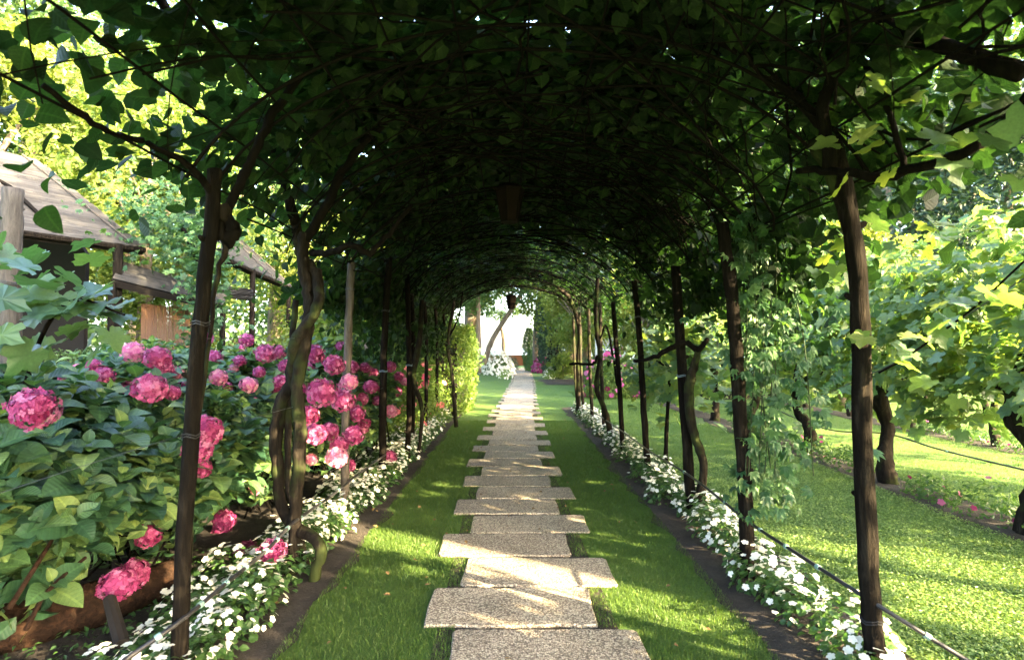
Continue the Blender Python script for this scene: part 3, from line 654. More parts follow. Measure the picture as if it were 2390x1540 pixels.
for f in FL:
    d = [((f[3][0] - b_[0]) / b_[2]) ** 2 + ((f[3][1] - b_[1]) / b_[3]) ** 2 for b_ in bushes]; assign[int(np.argmin(d))].append(f)
for bi, (bx, by, rx, ry, top, lab) in enumerate(bushes):
    o = bo[bi]; zc = top * .56; rz = top - zc
    ns = int(330 * (rx + ry)) ; d = rng.normal(size=(ns, 3)); d[:, 2] = np.abs(d[:, 2]) * .9 - .75 * rng.random(ns); d /= np.linalg.norm(d, axis=1)[:, None]
    rr_ = rng.uniform(.74, 1.05, ns); tip = np.array((bx, by, zc)) + d * np.array((rx, ry, rz)) * rr_[:, None]; tip[:, 2] = np.maximum(tip[:, 2], .18)
    px, py, dd = proj(tip); ok = np.ones(ns, bool)
    for k in range(len(FL)): ok &= ~((np.hypot(px - fxy[k, 0], py - fxy[k, 1]) < frr[k] * .92 + .022 * FPX / np.maximum(dd, .5)) & (dd < fY[k] + .12) & (dd > fY[k] - 1.2))
    tip, d = tip[ok], d[ok]; P_, R_, S_ = [], [], []
    for tp, dv in zip(tip, d):
        ax = dv * .42 + np.array((0, -.05, .9)) + rng.normal(0, .2, 3); ax /= np.linalg.norm(ax); ph0 = rng.uniform(0, 6.28)
        u = np.cross(ax, (0.3, .9, .1)); u /= np.linalg.norm(u); v = np.cross(ax, u); S0 = rng.uniform(.12, .185)
        for lv in range(3):
            for h in range(2):
                an = ph0 + lv * math.pi / 2 + h * math.pi + rng.normal(0, .15); el = (.15, .5, .95)[lv] + rng.normal(0, .12)
                rad = math.cos(an) * u + math.sin(an) * v; fw = rad * math.cos(el) + ax * math.sin(el); n_ = ax * math.cos(el) - rad * math.sin(el)
                x_ = np.cross(fw, n_); P_.append(tp - ax * (.05 - .022 * lv) + fw * .012); R_.append(np.stack([x_, fw, n_], -1)); S_.append(S0 * (1, .8, .5)[lv] * rng.uniform(.75, 1.15))
    P_, R_, S_ = np.array(P_), np.array(R_), np.array(S_)
    split_leaves('hyd', 'hyd', P_, R_, S_, o, [300, 260, 120, 200, 120, 120, 60, 30][bi], smoothsh=True)
    nf = 1300; dd_ = rng.normal(size=(nf, 3)); dd_ /= np.linalg.norm(dd_, axis=1)[:, None]; fp = np.array((bx, by, top * .45)) + dd_ * np.array((rx * .82, ry * .82, top * .42)) * rng.uniform(.7, 1, nf)[:, None]; fp[:, 2] = np.maximum(fp[:, 2], .05)
    scatter('inner_foliage', 'oval', fp, frames(nf, dd_ + rng.normal(0, .5, (nf, 3))), rng.uniform(.08, .14, nf), M['hyd'], o)
    # stems
    a = Acc()
    for _ in range(26):
        e = tip[rng.integers(len(tip))]; b0 = np.array((bx + rng.normal(0, .2), by + rng.normal(0, .2), 0)); mpt = (b0 + e) / 2 + np.array((0, 0, .12)); a.add(*tube(smooth([b0, mpt, e], 4), [.009, .005], 5))
    a.mk('stems', M['branch'], o)['kind'] = 'stuff'
    for (fx, fy, r, p, pale, wr) in assign[bi]:
        me = HEADS['pale' if pale else 'pink'][rng.integers(2)]; q = obj('flower_head', me, o); tocam = np.array((0, 0, H)) - p; tocam /= np.linalg.norm(tocam)
        dirv = Vector(tocam * .75 + np.array((.1, 0, .75))); q.rotation_mode = 'QUATERNION'; q.rotation_quaternion = dirv.to_track_quat('Z', 'Y')
        q.location = Vector([float(v) for v in p - np.array(o.location)]); q.scale = [float(wr * rng.uniform(.96, 1.06)) for _ in range(3)]
        if pale: q['label'] = 'pale pink flower head'

# ------------------------------------------------------------------ impatiens borders
def blossom_mesh():
    a = Acc()
    for j in range(5):
        an = j * 2 * math.pi / 5; u = np.array((math.cos(an), math.sin(an), 0)); v = np.array((-math.sin(an), math.cos(an), 0)); z = np.array((0, 0, 1.))
        a.add([u * 0, u * .5 - v * .5 + z * .12, u * .98 - v * .3 + z * .05, u * 1.05 + v * .25 + z * .04, u * .5 + v * .5 + z * .10], [[(0, 1, 2), (0, 2, 3), (0, 3, 4)]], .3)
    V, F = a.out(); return V, F
BV, BF = blossom_mesh(); BME = mesh_np('blossom', BV, BF, M['white']); T['blossom'] = (BV, BF[0], None)
def imp_variant(seed, n=150, nb=20):
    r = np.random.default_rng(seed); d = r.normal(size=(n, 3)); d[:, 2] = abs(d[:, 2]); d /= np.linalg.norm(d, axis=1)[:, None]
    p = d * np.array((.17, .17, .21)) * r.uniform(.5, 1.05, n)[:, None]; p[:, 2] += .01
    v, f, _ = T['oval']; Rm = frames(n, d * .5 + np.array((0, 0, .7)) + r.normal(0, .3, (n, 3)), d); s = r.uniform(.035, .06, n)
    V = (p[:, None] + s[:, None, None] * np.einsum('nij,kj->nki', Rm, v)).reshape(-1, 3); F = (f[None] + (np.arange(n) * len(v))[:, None, None]).reshape(-1, 3)
    fol = mesh_np('foliage', V, [F], M['impleaf'], rnd=np.repeat(r.random(n), len(v)))
    d = r.normal(size=(nb, 3)); d[:, 2] = abs(d[:, 2]) + .25; d /= np.linalg.norm(d, axis=1)[:, None]; bp = d * np.array((.18, .18, .235)) * r.uniform(.92, 1.1, nb)[:, None]
    bn = d * .6 + np.array((0, -.25, .5)) + r.normal(0, .25, (nb, 3)); br = frames(nb, bn); bs = r.uniform(.015, .025, nb)
    V = (bp[:, None] + bs[:, None, None] * np.einsum('nij,kj->nki', br, BV)).reshape(-1, 3); F = (BF[0][None] + (np.arange(nb) * len(BV))[:, None, None]).reshape(-1, 3)
    return fol, mesh_np('blossoms', V, [F], M['white']), (bp, br, bs)
ORDS = ORD + ['eleventh', 'twelfth', 'thirteenth', 'fourteenth', 'fifteenth', 'sixteenth', 'seventeenth', 'eighteenth']
IV = [imp_variant(s, 150, (40, 30, 46, 24)[s % 4]) for s in range(4)]
CNT = {}
def imp(x, y_, side, sc_, near, back=False):
    key = ('left' if side < 0 else 'right') + (' border, back row under the hydrangeas' if back else ' border, front row beside the grass' if side < 0 else ' border, around the stake feet'); n_ = CNT.get(key, 0); CNT[key] = n_ + 1
    lab = '%s white impatiens plant from the camera in the %s' % (ORDS[n_], key) if n_ < len(ORDS) else 'small distant white impatiens plant in the %s' % key
    o = thing('impatiens_plant', lab, 'impatiens', (x, y_, .01), 'white impatiens in the %s border' % ('left' if side < 0 else 'right'), rng.uniform(0, 6.28))
    fol, bl, (bp, br, bs) = IV[rng.integers(4)]; q = obj('foliage', fol, o); q['kind'] = 'stuff'; q.scale = (sc_,) * 3
    if near:
        for p, r, s in zip(bp, br, bs):
            m4 = Matrix.Identity(4)
            for i in range(3):
                for j in range(3): m4[i][j] = float(r[i][j] * s * sc_)
                m4[i][3] = float(p[i] * sc_)
            obj('blossom', BME, o, None, m4)
    else:
        q = obj('blossoms', bl, o); q['kind'] = 'stuff'; q.scale = (sc_,) * 3
y_ = 1.55
while y_ < 13.6:
    imp(-1.50 + rng.normal(0, .05), y_, -1, rng.uniform(.9, 1.15), y_ < 3.4)
    if y_ > 2.2 and rng.random() < .9: imp(-1.78 + rng.normal(0, .05), y_ + .1, -1, rng.uniform(.8, 1.15), False, True)
    imp(1.66 + rng.normal(0, .06), y_ + .05, 1, rng.uniform(.9, 1.2), y_ < 3.6)
    y_ += rng.uniform(.20, .30)
# fallen leaves
n = 170; p = np.c_[rng.uniform(-1.9, 1.9, n), rng.uniform(2, 13, n), np.full(n, .026)]; p[np.abs(p[:, 0]) > .65, 2] = .03
g = scatter('fallen_leaves', 'oval', p, frames(n, np.tile((0, 0, 1.), (n, 1)) + rng.normal(0, .25, (n, 3))), rng.uniform(.02, .05, n), plain('dry_leaf', (.16, .10, .04), .8, 0, 30, .5)); tag(g, 'small dry leaves scattered on the path and the grass', 'fallen leaves')
# low weeds by the log
n = 1500; p = np.c_[rng.uniform(-2.7, -1.75, n), rng.uniform(1.9, 4.2, n), rng.uniform(.01, .07, n)]
g = scatter('weeds', 'diamond', p, frames(n, np.tile((0, 0, 1.), (n, 1)) + rng.normal(0, .4, (n, 3))), rng.uniform(.02, .045, n), M['impleaf']); tag(g, 'small green weeds on the dark soil between log and white border', 'weeds')
# ------------------------------------------------------------------ trees, shrubs
def foliage_pts(n, rad, clumps, cl=.28, r=rng, shell=.6):
    c = r.normal(size=(clumps, 3)); c /= np.linalg.norm(c, axis=1)[:, None]; c *= (shell + (1 - shell) * r.random(clumps))[:, None]
    k = r.integers(0, clumps, n); off = r.normal(0, 1, (n, 3)); off /= np.linalg.norm(off, axis=1)[:, None]; off *= cl * (r.random(n) ** .4)[:, None] * r.uniform(.6, 1.3, clumps)[k][:, None]
    p = c[k] + off; nrm = off / cl * .8 + np.array((0, 0, .5)) + r.normal(0, .5, (n, 3)); return p * np.array(rad), nrm, r.random(clumps)[k] * .5 + r.random(n) * .5
def tree_meshes(rad, zc, n, leaf, mat, clumps=40, trunk_r=.16, bark='trunk', seed=1, tm='diamond', limbs=6, shell=.55, cl=.28):
    r = np.random.default_rng(seed); p, nr, rv_ = foliage_pts(n, rad, clumps, cl, r, shell); p[:, 2] += zc; v, f, uv = T[tm]
    ok = p[:, 2] > .05; p, nr, rv_ = p[ok], nr[ok], rv_[ok]; n = len(p)
    Rm = frames(n, nr); s = leaf * r.uniform(.6, 1.3, n)
    V = (p[:, None] + s[:, None, None] * np.einsum('nij,kj->nki', Rm, v)).reshape(-1, 3); F = (f[None] + (np.arange(n) * len(v))[:, None, None]).reshape(-1, f.shape[1])
    crown = mesh_np('crown', V, [F], M[mat], rnd=np.repeat(rv_, len(v)), uv=np.tile(uv, (n, 1)) if uv is not None else None)
    a = Acc()
    if trunk_r:
        a.add(*tube(smooth([(0, 0, -.1), (r.normal(0, .08), r.normal(0, .08), zc * .4), (r.normal(0, .15), r.normal(0, .15), zc), (0, 0, zc + rad[2] * .6)], 4), [trunk_r * 1.3, trunk_r, trunk_r * .7, trunk_r * .25], 10, .06))
        for k in range(limbs):
            an = r.uniform(0, 6.28); z0 = zc * r.uniform(.45, .95); e = np.array((math.cos(an) * rad[0] * .75, math.sin(an) * rad[1] * .75, zc + rad[2] * r.uniform(-.2, .7)))
            a.add(*tube(smooth([(0, 0, z0), (e[0] * .4, e[1] * .4, z0 + (e[2] - z0) * .6), e], 4), [trunk_r * .5, trunk_r * .3, trunk_r * .1], 7, .06))
    tr = None
    if trunk_r: V, F = a.out(); tr = mesh_np('trunk', V, F, M[bark], smooth=True)
    return crown, tr
def plant(name, label, cat, loc, ms, s=1.0, rz=None, group=None):
    o = thing(name, label, cat, loc, group, rng.uniform(0, 6.28) if rz is None else rz); o.scale = (s,) * 3
    q = obj('crown', ms[0], o); q['kind'] = 'stuff'
    if ms[1]: obj('trunk', ms[1], o)
    return o
TS = [tree_meshes((2.4, 2.4, 2.7), 4.6, 15000, .14, 'sunleaf', 60, .14, seed=s) for s in (1, 2)]
TM = [tree_meshes((2.6, 2.6, 3.0), 5.2, 13000, .16, 'midleaf', 60, .17, seed=s) for s in (3, 4)]
TD = [tree_meshes((2.8, 2.6, 4.2), 4.6, 15000, .16, 'darkleaf', 80, .2, seed=s, shell=.5) for s in (5, 6)]
SB = [tree_meshes((1.1, 1.0, .95), .95, 5200, .10, m_, 40, .04, seed=s, limbs=3, shell=.5) for s, m_ in ((7, 'sunleaf'), (8, 'midleaf'), (9, 'hedgeleaf'), (10, 'darkleaf'))]
# left side
L = [(TS[0], -8.8, 13.5, 1.15, 'yellow-green sunlit tree behind the reed roofs, rightmost of its group'), (TS[1], -12.2, 12.5, 1.3, 'yellow-green sunlit tree above the nearer reed roof'),
     (TM[0], -10.3, 17.5, 1.45, 'taller green tree rising behind the sunlit trees on the left'), (TS[0], -5.4, 18.5, .95, 'small sunlit tree between the far hut and the tunnel'),
     (TM[1], -15, 17, 1.6, 'tall tree at the far left behind the huts'), (TS[1], -14.5, 9.5, 1.2, 'sunlit tree beyond the nearer hut at the left edge'), (TM[0], -4.6, 25, 1.1, 'green tree seen over the clipped hedge'),
     (TS[1], -7.4, 22, 1.2, 'bright tree filling the gap behind the small sunlit tree')]
for ms, x, y_, s, lab in L: plant('tree', lab, 'tree', (x, y_, 0), ms, s, group='trees beyond the huts on the left')
for k, (x, y_, s, v, lab) in enumerate([(-5.2, 12.2, 1.15, 0, 'yellow sunlit shrub below the farther reed roof'), (-3.7, 12.8, 1.25, 0, 'yellow sunlit shrub behind the grey sawn-off stake'), (-4.2, 10.2, .95, 0, 'lower sunlit shrub behind the twisted vine'),
        (-3.0, 10.6, 1.4, 0, 'green shrub behind the dark left stakes'), (-2.9, 14.2, 1.5, 1, 'big green shrub beyond the rose bushes'), (-6.8, 12.0, 1.2, 0, 'sunlit shrub in the gap between the two huts'), (-2.6, 17.5, 1.3, 1, 'green shrub behind the clipped hedge')]):
    plant('shrub', lab, 'shrub', (x, y_, 0), SB[v], s, group='shrubs left of the tunnel')
BT = [tree_meshes((4.6, 4.4, 6.2), 10.6, 16000, .26, 'midleaf', 90, .3, seed=s, shell=.4) for s in (51, 52)]
for k, (x, y_, s, lab) in enumerate([(-15.5, 23, 1.0, 'very tall tree rising highest at the far left'), (-11, 26, 1.05, 'very tall tree behind the reed huts'), (-2.5, 34, 1.2, 'very tall tree far behind the tunnel, left of the bright gap'), (3.5, 33, 1.15, 'very tall tree far behind the tunnel, right of the bright gap'),
        (8.5, 31, 1.1, 'very tall tree behind the sunlit trees on the right'), (14.5, 29, 1.15, 'very tall tree behind the dark evergreens'), (21, 27, 1.1, 'very tall tree at the far right edge')]):
    plant('tree', lab, 'tree', (x, y_, 0), BT[k % 2], s, group='very tall trees around the garden')
TALL = [tree_meshes((3.5, 3.5, 3.3), 8.7, 10000, .24, 'midleaf', 60, .22, seed=41, shell=.45)]  # unseen trees added to block the low sun over hut and canopy
for x, y_, s, lab in [(9.8, -7.0, 1.0, 'unseen tall tree added for shade on the right, farthest behind the photographer'), (10.5, -2.2, 1.0, 'unseen tall tree added for shade on the right, level with the photographer'), (11.2, 2.6, 1.0, 'unseen tall tree added for shade on the right, beyond the vine rows')]:
    plant('tree', lab, 'tree', (x, y_, 0), TALL[0], s, group='unseen tall trees added to shade the garden from the right')
# low clipped hedge under the hut wall
def hedge(name, label, x0, x1, y0_, y1_, z0, z1, n, leaf, mat, tm='diamond', dirv=None, round_=.15):
    a_ = rng.uniform(-1, 1, (n, 3)); ax = rng.integers(0, 3, n); a_[np.arange(n), ax] = np.sign(a_[np.arange(n), ax]) * rng.uniform(.78, 1.06, n); nrm = np.zeros((n, 3)); nrm[np.arange(n), ax] = np.sign(a_[np.arange(n), ax])
    a_ *= (1 - round_ * (np.abs(a_[:, [1, 2, 0]]) ** 4) * (np.abs(a_[:, [2, 0, 1]]) ** 4)); p = np.stack([(x0 + x1) / 2 + a_[:, 0] * (x1 - x0) / 2, (y0_ + y1_) / 2 + a_[:, 1] * (y1_ - y0_) / 2, (z0 + z1) / 2 + a_[:, 2] * (z1 - z0) / 2], 1)
    p += .05 * np.sin(p[:, [1, 2, 0]] * 5) ; p[:, 2] = np.maximum(p[:, 2], .02)
    o = thing(name, label, name.split('_')[-1], ((x0 + x1) / 2, (y0_ + y1_) / 2, 0)); scatter('foliage', tm, p, frames(n, nrm + rng.normal(0, .6, (n, 3))), leaf * rng.uniform(.6, 1.3, n), M[mat], o)
    V, F = box(x0 + .25 * (x1 - x0), x1 - .25 * (x1 - x0), y0_ + .15, y1_ - .15, 0, z1 * .8); mk('inner_branches', V, F, M['interior'], o); return o
hedge('clipped_hedge', 'light green clipped hedge with a sunlit side at the left tunnel mouth', -1.95, -1.0, 12.4, 16.0, 0, 2.05, 14000, .075, 'hedgeleaf', round_=.32)
hedge('low_hedge', 'low dark hedge at the foot of the hut wall', -6.6, -4.7, 7.0, 8.0, 0, 1.45, 5000, .05, 'midleaf')
# right side back
Rr = [(TS[0], 4.5, 19.6, .72, 'small sunlit tree behind the pink bush at the lawn edge'), (TS[1], 2.9, 24.0, .72, 'small sunlit tree beside the dirt border'), (TS[1], 7.2, 18.8, .85, 'bright tree closing the lawn between two vine rows'), (TD[0], 12.4, 18.5, 1.25, 'dark evergreen tree behind the vineyard at right, nearest'), (TD[1], 16.6, 18.5, 1.3, 'dark evergreen tree behind the vineyard, rightmost'), (TD[0], 9.6, 30, 1.4, 'dark evergreen tree behind the pink bushes on the right'),
      (TS[1], 5.4, 21.5, .95, 'sunlit tree behind the slim right stakes'), (TS[0], 3.4, 26, 1.15, 'sunlit tree behind the right side of the tunnel'), (TM[1], 11.5, 26, 1.7, 'tall green tree rising above the dark evergreens'),
      (TS[1], 8.6, 14.6, .72, 'small bright tree at the end of the second vine row'), (TM[1], 17.5, 13, 1.3, 'green tree at the far right behind the vines')]
for ms, x, y_, s, lab in Rr: plant('tree', lab, 'tree', (x, y_, 0), ms, s, group='trees beyond the vineyard on the right')
for (x, y_, s, v, lab) in [(4.6, 18.6, .9, 2, 'light green shrub at the end of the first vine row'), (3.2, 20.5, .8, 1, 'green shrub on the far edge of the lawn'), (6.6, 18.5, 1.1, 2, 'bright shrub at the back of the lawn'), (2.5, 27.6, .72, 2, 'clipped round bush right of the path'),
        (3.8, 28, .9, 3, 'dark bush behind the round bush')]:
    plant('shrub', lab, 'shrub', (x, y_, 0), SB[v], s, group='shrubs at the back of the right lawn')
hedge('ground_ivy', 'low pale groundcover strip along the far edge of the lawn', 4.6, 9.5, 16.8, 17.6, 0, .35, 3500, .07, 'clover')
# garden beyond the tunnel mouth
def trunkthing(label, pts, r, crown_c, crown_ms, s):
    o = thing('tree', label, 'tree', (pts[0][0], pts[0][1], 0), 'trees beyond the tunnel mouth'); V, F = tube(smooth(pts, 5), r, 9, .05); mk('trunk', V, F, M['trunk'], o, smooth=True)
    q = obj('crown', crown_ms, o); q['kind'] = 'stuff'; q.location = Vector([float(v) for v in np.array(crown_c) - np.array(o.location)]); q.scale = s
def crown_only(rad, n, leaf, mat, seed, clumps=40, shell=.45):
    r = np.random.default_rng(seed); p, nr, rv_ = foliage_pts(n, rad, clumps, .3, r, shell); v, f, uv = T['diamond']; Rm = frames(n, nr); s = leaf * r.uniform(.6, 1.3, n)
    V = (p[:, None] + s[:, None, None] * np.einsum('nij,kj->nki', Rm, v)).reshape(-1, 3); F = (f[None] + (np.arange(n) * len(v))[:, None, None]).reshape(-1, 3)
    return mesh_np('crown', V, [F], M[mat], rnd=np.repeat(rv_, len(v)))
ca = crown_only((3.2, 2.5, 2.0), 7000, .2, 'midleaf', 21); cb = crown_only((2.6, 2.4, 2.2), 6000, .2, 'sunleaf', 22); cc = crown_only((1.6, 1.4, 1.2), 2000, .16, 'midleaf', 23)
trunkthing('tree with a long grey trunk leaning right across the bright gap', [G(1133, 868) * 0 + P(1128, 850, 31), P(1150, 790, 31), P(1185, 735, 31), P(1213, 690, 31), P(1225, 640, 31)], [.16, .14, .12, .09], P(1240, 610, 31), ca, (1, 1, 1))
trunkthing('straight pale trunk left of the leaning tree', [P(1118, 870, 29), P(1117, 800, 29), P(1116, 700, 29), P(1116, 600, 29)], [.13, .12, .10], P(1090, 650, 30), ca, (1.0, 1, 1.1))
trunkthing('slender tree standing in the bright gap before the lake', [P(1176, 836, 46), P(1174, 795, 46), P(1170, 760, 46), P(1168, 730, 46)], [.17, .13, .08], P(1165, 722, 46), cc, (1.5, 1, 1))
trunkthing('tree with leaves hanging over the right of the bright gap', [P(1250, 860, 36), P(1250, 760, 36), P(1262, 660, 36)], [.2, .16, .1], P(1275, 670, 36), cb, (1.0, 1, 1.3))
trunkthing('yellowish tree closing the view above the leaning trunk', [P(1105, 850, 40), P(1105, 700, 40)], [.25, .15], P(1125, 640, 40), cb, (1.2, 1.1, 1.2))
trunkthing('tree spreading high over the end of the path', [P(1290, 850, 44), P(1285, 650, 44)], [.3, .2], P(1210, 590, 44), ca, (1.9, 1.3, 1.4))
def cypress(loc, rad, hgt, n, mat, label, cat, name, leaf=.10):
    z = rng.random(n) ** .8; th = rng.uniform(0, 6.28, n); rr = rad * (np.sin(np.pi * np.clip(z * .86 + .1, 0, 1)) ** .6) * rng.uniform(.75, 1.08, n)
    p = np.stack([loc[0] + rr * np.cos(th), loc[1] + rr * np.sin(th), z * hgt], 1); nr = np.stack([np.cos(th), np.sin(th), .3 * np.ones(n)], 1) + rng.normal(0, .5, (n, 3))
    o = thing(name, label, cat, (loc[0], loc[1], 0)); q = scatter('crown', 'diamond', p, frames(n, nr), leaf * rng.uniform(.7, 1.3, n), M[mat], o)
    V, F = tube([(loc[0], loc[1], 0), (loc[0], loc[1], hgt * .9)], [rad * .45, rad * .1], 8); mk('trunk', V, F, M['interior'], o)
p = P(1234, 850, 38); cypress((p[0], 38), .45, 2.9, 3500, 'midleaf', 'narrow clipped column of green at the right of the bright gap', 'cypress', 'cypress')
p = P(1292, 850, 29); cypress((p[0], 29), .95, 5.0, 8000, 'darkleaf', 'dark tall ivy-like evergreen column right of the path end', 'evergreen', 'evergreen_column', .12)
def mound(name, label, cat, c, rad, n, leaf, mat, flowers=None, nf=0, fs=.05, parts=0):
    r = rng; d = r.normal(size=(n, 3)); d[:, 2] = abs(d[:, 2]); d /= np.linalg.norm(d, axis=1)[:, None]; p = np.array((c[0], c[1], .02)) + d * np.array(rad) * r.uniform(.6, 1.05, n)[:, None] * (1 + .12 * np.sin(d[:, :1] * 7 + d[:, 1:2] * 9))
    o = thing(name, label, cat, (c[0], c[1], 0)); scatter('foliage', 'diamond', p, frames(n, d + r.normal(0, .5, (n, 3))), leaf * r.uniform(.6, 1.3, n), M[mat], o)
    if nf:
        d = r.normal(size=(nf, 3)); d[:, 2] = abs(d[:, 2]); d[:, 1] -= .4; d /= np.linalg.norm(d, axis=1)[:, None]; d[:, 2] = abs(d[:, 2]); p = np.array((c[0], c[1], .04)) + d * np.array(rad) * r.uniform(.98, 1.12, nf)[:, None]
        Rm = frames(nf, d * .6 + np.array((0, -.5, .3)) + r.normal(0, .3, (nf, 3))); s = fs * r.uniform(.7, 1.3, nf)
        if parts: leaf_parts('blossom', flowers, p, Rm, s, o, 'blossom')
        else: scatter('blossoms', 'blossom', p, Rm, s, M[flowers], o)
    return o
mound('flowering_bush', 'white flowering bush left of the far end of the path', 'bush', (P(1160, 860, 34)[0], 33), (1.0, 1.2, 1.25), 3000, .09, 'midleaf', 'white', 380, .07)
mound('bush', 'dark rounded bush behind the white flowering bush', 'bush', (P(1186, 850, 39)[0], 39), (.75, .8, 1.0), 1800, .10, 'darkleaf')
mound('border_plant', 'pale low border plant beside the far left path edge', 'border plant', (P(1178, 880, 29)[0], 29), (.42, 1.6, .5), 1200, .06, 'clover', 'white', 120, .03)
mound('border_plant', 'pale low border clump beside the far right path edge', 'border plant', (P(1281, 880, 28)[0], 28), (.28, .8, .55), 800, .06, 'clover', 'white', 60, .03)
mound('flowering_bush', 'bright pink flowering bush at the far right path edge', 'bush', (P(1264, 850, 35)[0], 35), (.6, .7, .9), 1500, .08, 'midleaf', 'pink', 220, .09)
mound('bush', 'mid green rounded bush in front of the dark column', 'bush', (P(1252, 850, 36)[0] + .1, 37), (.8, .7, 2.0), 2500, .11, 'midleaf')
mound('flowering_bush', 'pink flowering bush seen between the slim right stakes', 'bush', (3.1, 17.6), (.9, .7, 1.3), 4000, .08, 'hedgeleaf', 'pink', 60, .075, 1)
mound('flowering_bush', 'pink flowering bush beside the white trellis', 'bush', (3.9, 21.5), (.9, .7, 1.5), 3000, .09, 'hedgeleaf', 'pink', 60, .09, 1)
# white trellis panel
tr = thing('trellis_panel', 'white diamond trellis panel standing behind the pink bushes', 'trellis', (3.75, 20.3, 0))
for k in range(9):
    for s in (-1, 1):
        x0_ = 3.3 + k * .12; V, F = tube([(x0_ - s * .3, 20.3 + s * .012, .7), (x0_ + s * .3, 20.3 + s * .012, 1.9)], .011, 4); mk('lattice_strip', V, F, M['trellis'], tr)
for x0_ in (3.05, 4.5): V, F = box(x0_ - .03, x0_ + .03, 20.26, 20.34, 0, 2.0); mk('post', V, F, M['trellis'], tr)
# roses on the left side of the tunnel
for (x, y_, s, lab) in [(-1.95, 9.2, .95, 'sunlit rose bush with pink blooms nearest the hydrangeas'), (-1.9, 10.6, 1.05, 'sunlit rose bush with pale blooms in the middle'), (-1.85, 11.8, .95, 'sunlit rose bush with small blooms before the hedge')]:
    o = mound('rose_bush', lab, 'rose bush', (x, y_), (.55 * s, .6 * s, 1.35 * s), 4200, .06, 'hedgeleaf', 'rose', 16, .065, 1)
# ------------------------------------------------------------------ vineyard
def grape_vine_meshes(seed, Lh=1.05, n=1500, z0=.95, z1=2.55):
    r = np.random.default_rng(seed); p = np.stack([r.normal(0, .30, n), r.uniform(-Lh, Lh, n), z0 + (z1 - z0) * r.beta(1.3, 1.2, n)], 1); p[:, 2] += .18 * np.sin(p[:, 1] * 4 + seed) + .1 * np.sin(p[:, 1] * 9)
    nr = np.stack([p[:, 0] * 1.2, r.normal(0, .4, n), .55 + r.normal(0, .4, n)], 1) + r.normal(0, .25, (n, 3)); fw = r.normal(0, 1, (n, 3)); fw[:, 2] -= .7
    return p, frames(n, nr, fw), r.uniform(.085, .15, n)
def vine_trunk(seed, zt=1.5, r0=.06):
    r = np.random.default_rng(seed); a = Acc()
    a.add(*tube(smooth([(0, 0, -.03), (r.normal(0, .04), r.normal(0, .05), .3), (r.normal(0, .07), r.normal(0, .07), .65), (r.normal(0, .06), r.normal(0, .05), 1.0), (0, 0, zt)], 5), [r0 * 1.35, r0, r0 * .85, r0 * 1.05, r0 * .5], 10, .14)); t1 = a.out()
    arms = []
    for s in (-1, 1): arms.append(tube(smooth([(0, 0, 1.05), (.03, s * .3, 1.2), (r.normal(0, .03), s * .65, 1.18), (0, s * .95, 1.25)], 4), [r0 * .5, r0 * .35, r0 * .2], 7, .1))
    return t1, arms
GV = []
for sd_ in range(3):
    p, Rm, s = grape_vine_meshes(sd_ + 31); v, f, uv = T['grape']; n = len(p)
    V = (p[:, None] + s[:, None, None] * np.einsum('nij,kj->nki', Rm, v)).reshape(-1, 3); F = (f[None] + (np.arange(n) * len(v))[:, None, None]).reshape(-1, 3)
    GV.append(mesh_np('foliage', V, [F], M['grape'], rnd=np.repeat(rng.random(n), len(v))))
for row, (x, ylist) in enumerate([(4.3, [-1.6, .1, 2.9, 4.7, 6.45, 8.3, 10.1, 11.9, 13.7]), (7.6, [2.6, 4.6, 6.9, 8.8, 10.7, 12.6, 14.5, 16.4]), (11, [9, 11, 13, 15])]):  # unseen front vines of both rows added to shade path and lawn
    for k, y_ in enumerate(ylist):
        lab = ['%s grapevine of the row nearest the tunnel, counted from the camera' % ORD[max(0, k - 1)], '%s grapevine of the second vineyard row, counted from the camera' % (ORD + ['eleventh', 'last'])[k], '%s grapevine of the farthest vineyard row, counted from the camera' % ORD[k % 10]][row]
        if row == 0 and k == 0: lab = 'grapevine of the nearest row standing level with the photographer'
        o = thing('grape_vine', lab, 'grapevine', (x, y_, 0), 'grapevines of the vineyard on the right'); (tv, tf), arms = vine_trunk(50 + k + row * 20, r0=.08 if row == 0 else .055)
        obj('trunk', mesh_np('trunk', tv, tf, M['vinebark'], smooth=True), o)
        for av, af in arms: obj('arm', mesh_np('arm', av, af, M['vinebark'], smooth=True), o)
        if row == 0 and 1 <= k <= 7:
            p, Rm, s = grape_vine_meshes(80 + k, .62 if k == 1 else 1.05, n=1500 if k == 1 else 1700 if y_ < 9 else 380 if y_ < 11 else 150, z1=2.6 if y_ < 9 else 2.1); p = p + np.array((x, y_, 0)); split_leaves('grapeh', 'grape', p, Rm, s, o, 150)  # foliage width and density shaped to place sun patches on the path
        else: q = obj('foliage', GV[rng.integers(3)], o); q['kind'] = 'stuff'
# low planting and pink flowers under the vines
CC = {'nearest': 0, 'second': 0}
for (x, y_, s) in [(4.3, 3.6, 1), (4.3, 4.3, 1), (4.35, 5.2, 1.2), (4.3, 5.8, .9), (4.32, 7.2, 1.2), (4.3, 8.0, 1.1), (4.3, 9.0, 1.2), (4.3, 10.4, 1.2), (7.6, 7.5, 1), (7.6, 8.4, 1.1), (7.6, 9.3, 1.1), (7.6, 10.2, 1)]:
    rw = 'nearest' if x < 5 else 'second'; CC[rw] += 1
    o = mound('carnation_clump', '%s low clump with pink blossoms from the camera, under the %s vine row' % (ORD[CC[rw] - 1], rw), 'carnations', (x, y_), (.24 * s, .36 * s, .24 * s), 420, .045, 'impleaf', 'pink', 4, .028, 1); o['group'] = 'flower clumps under the %s vine row' % ('nearest' if x < 5 else 'second')
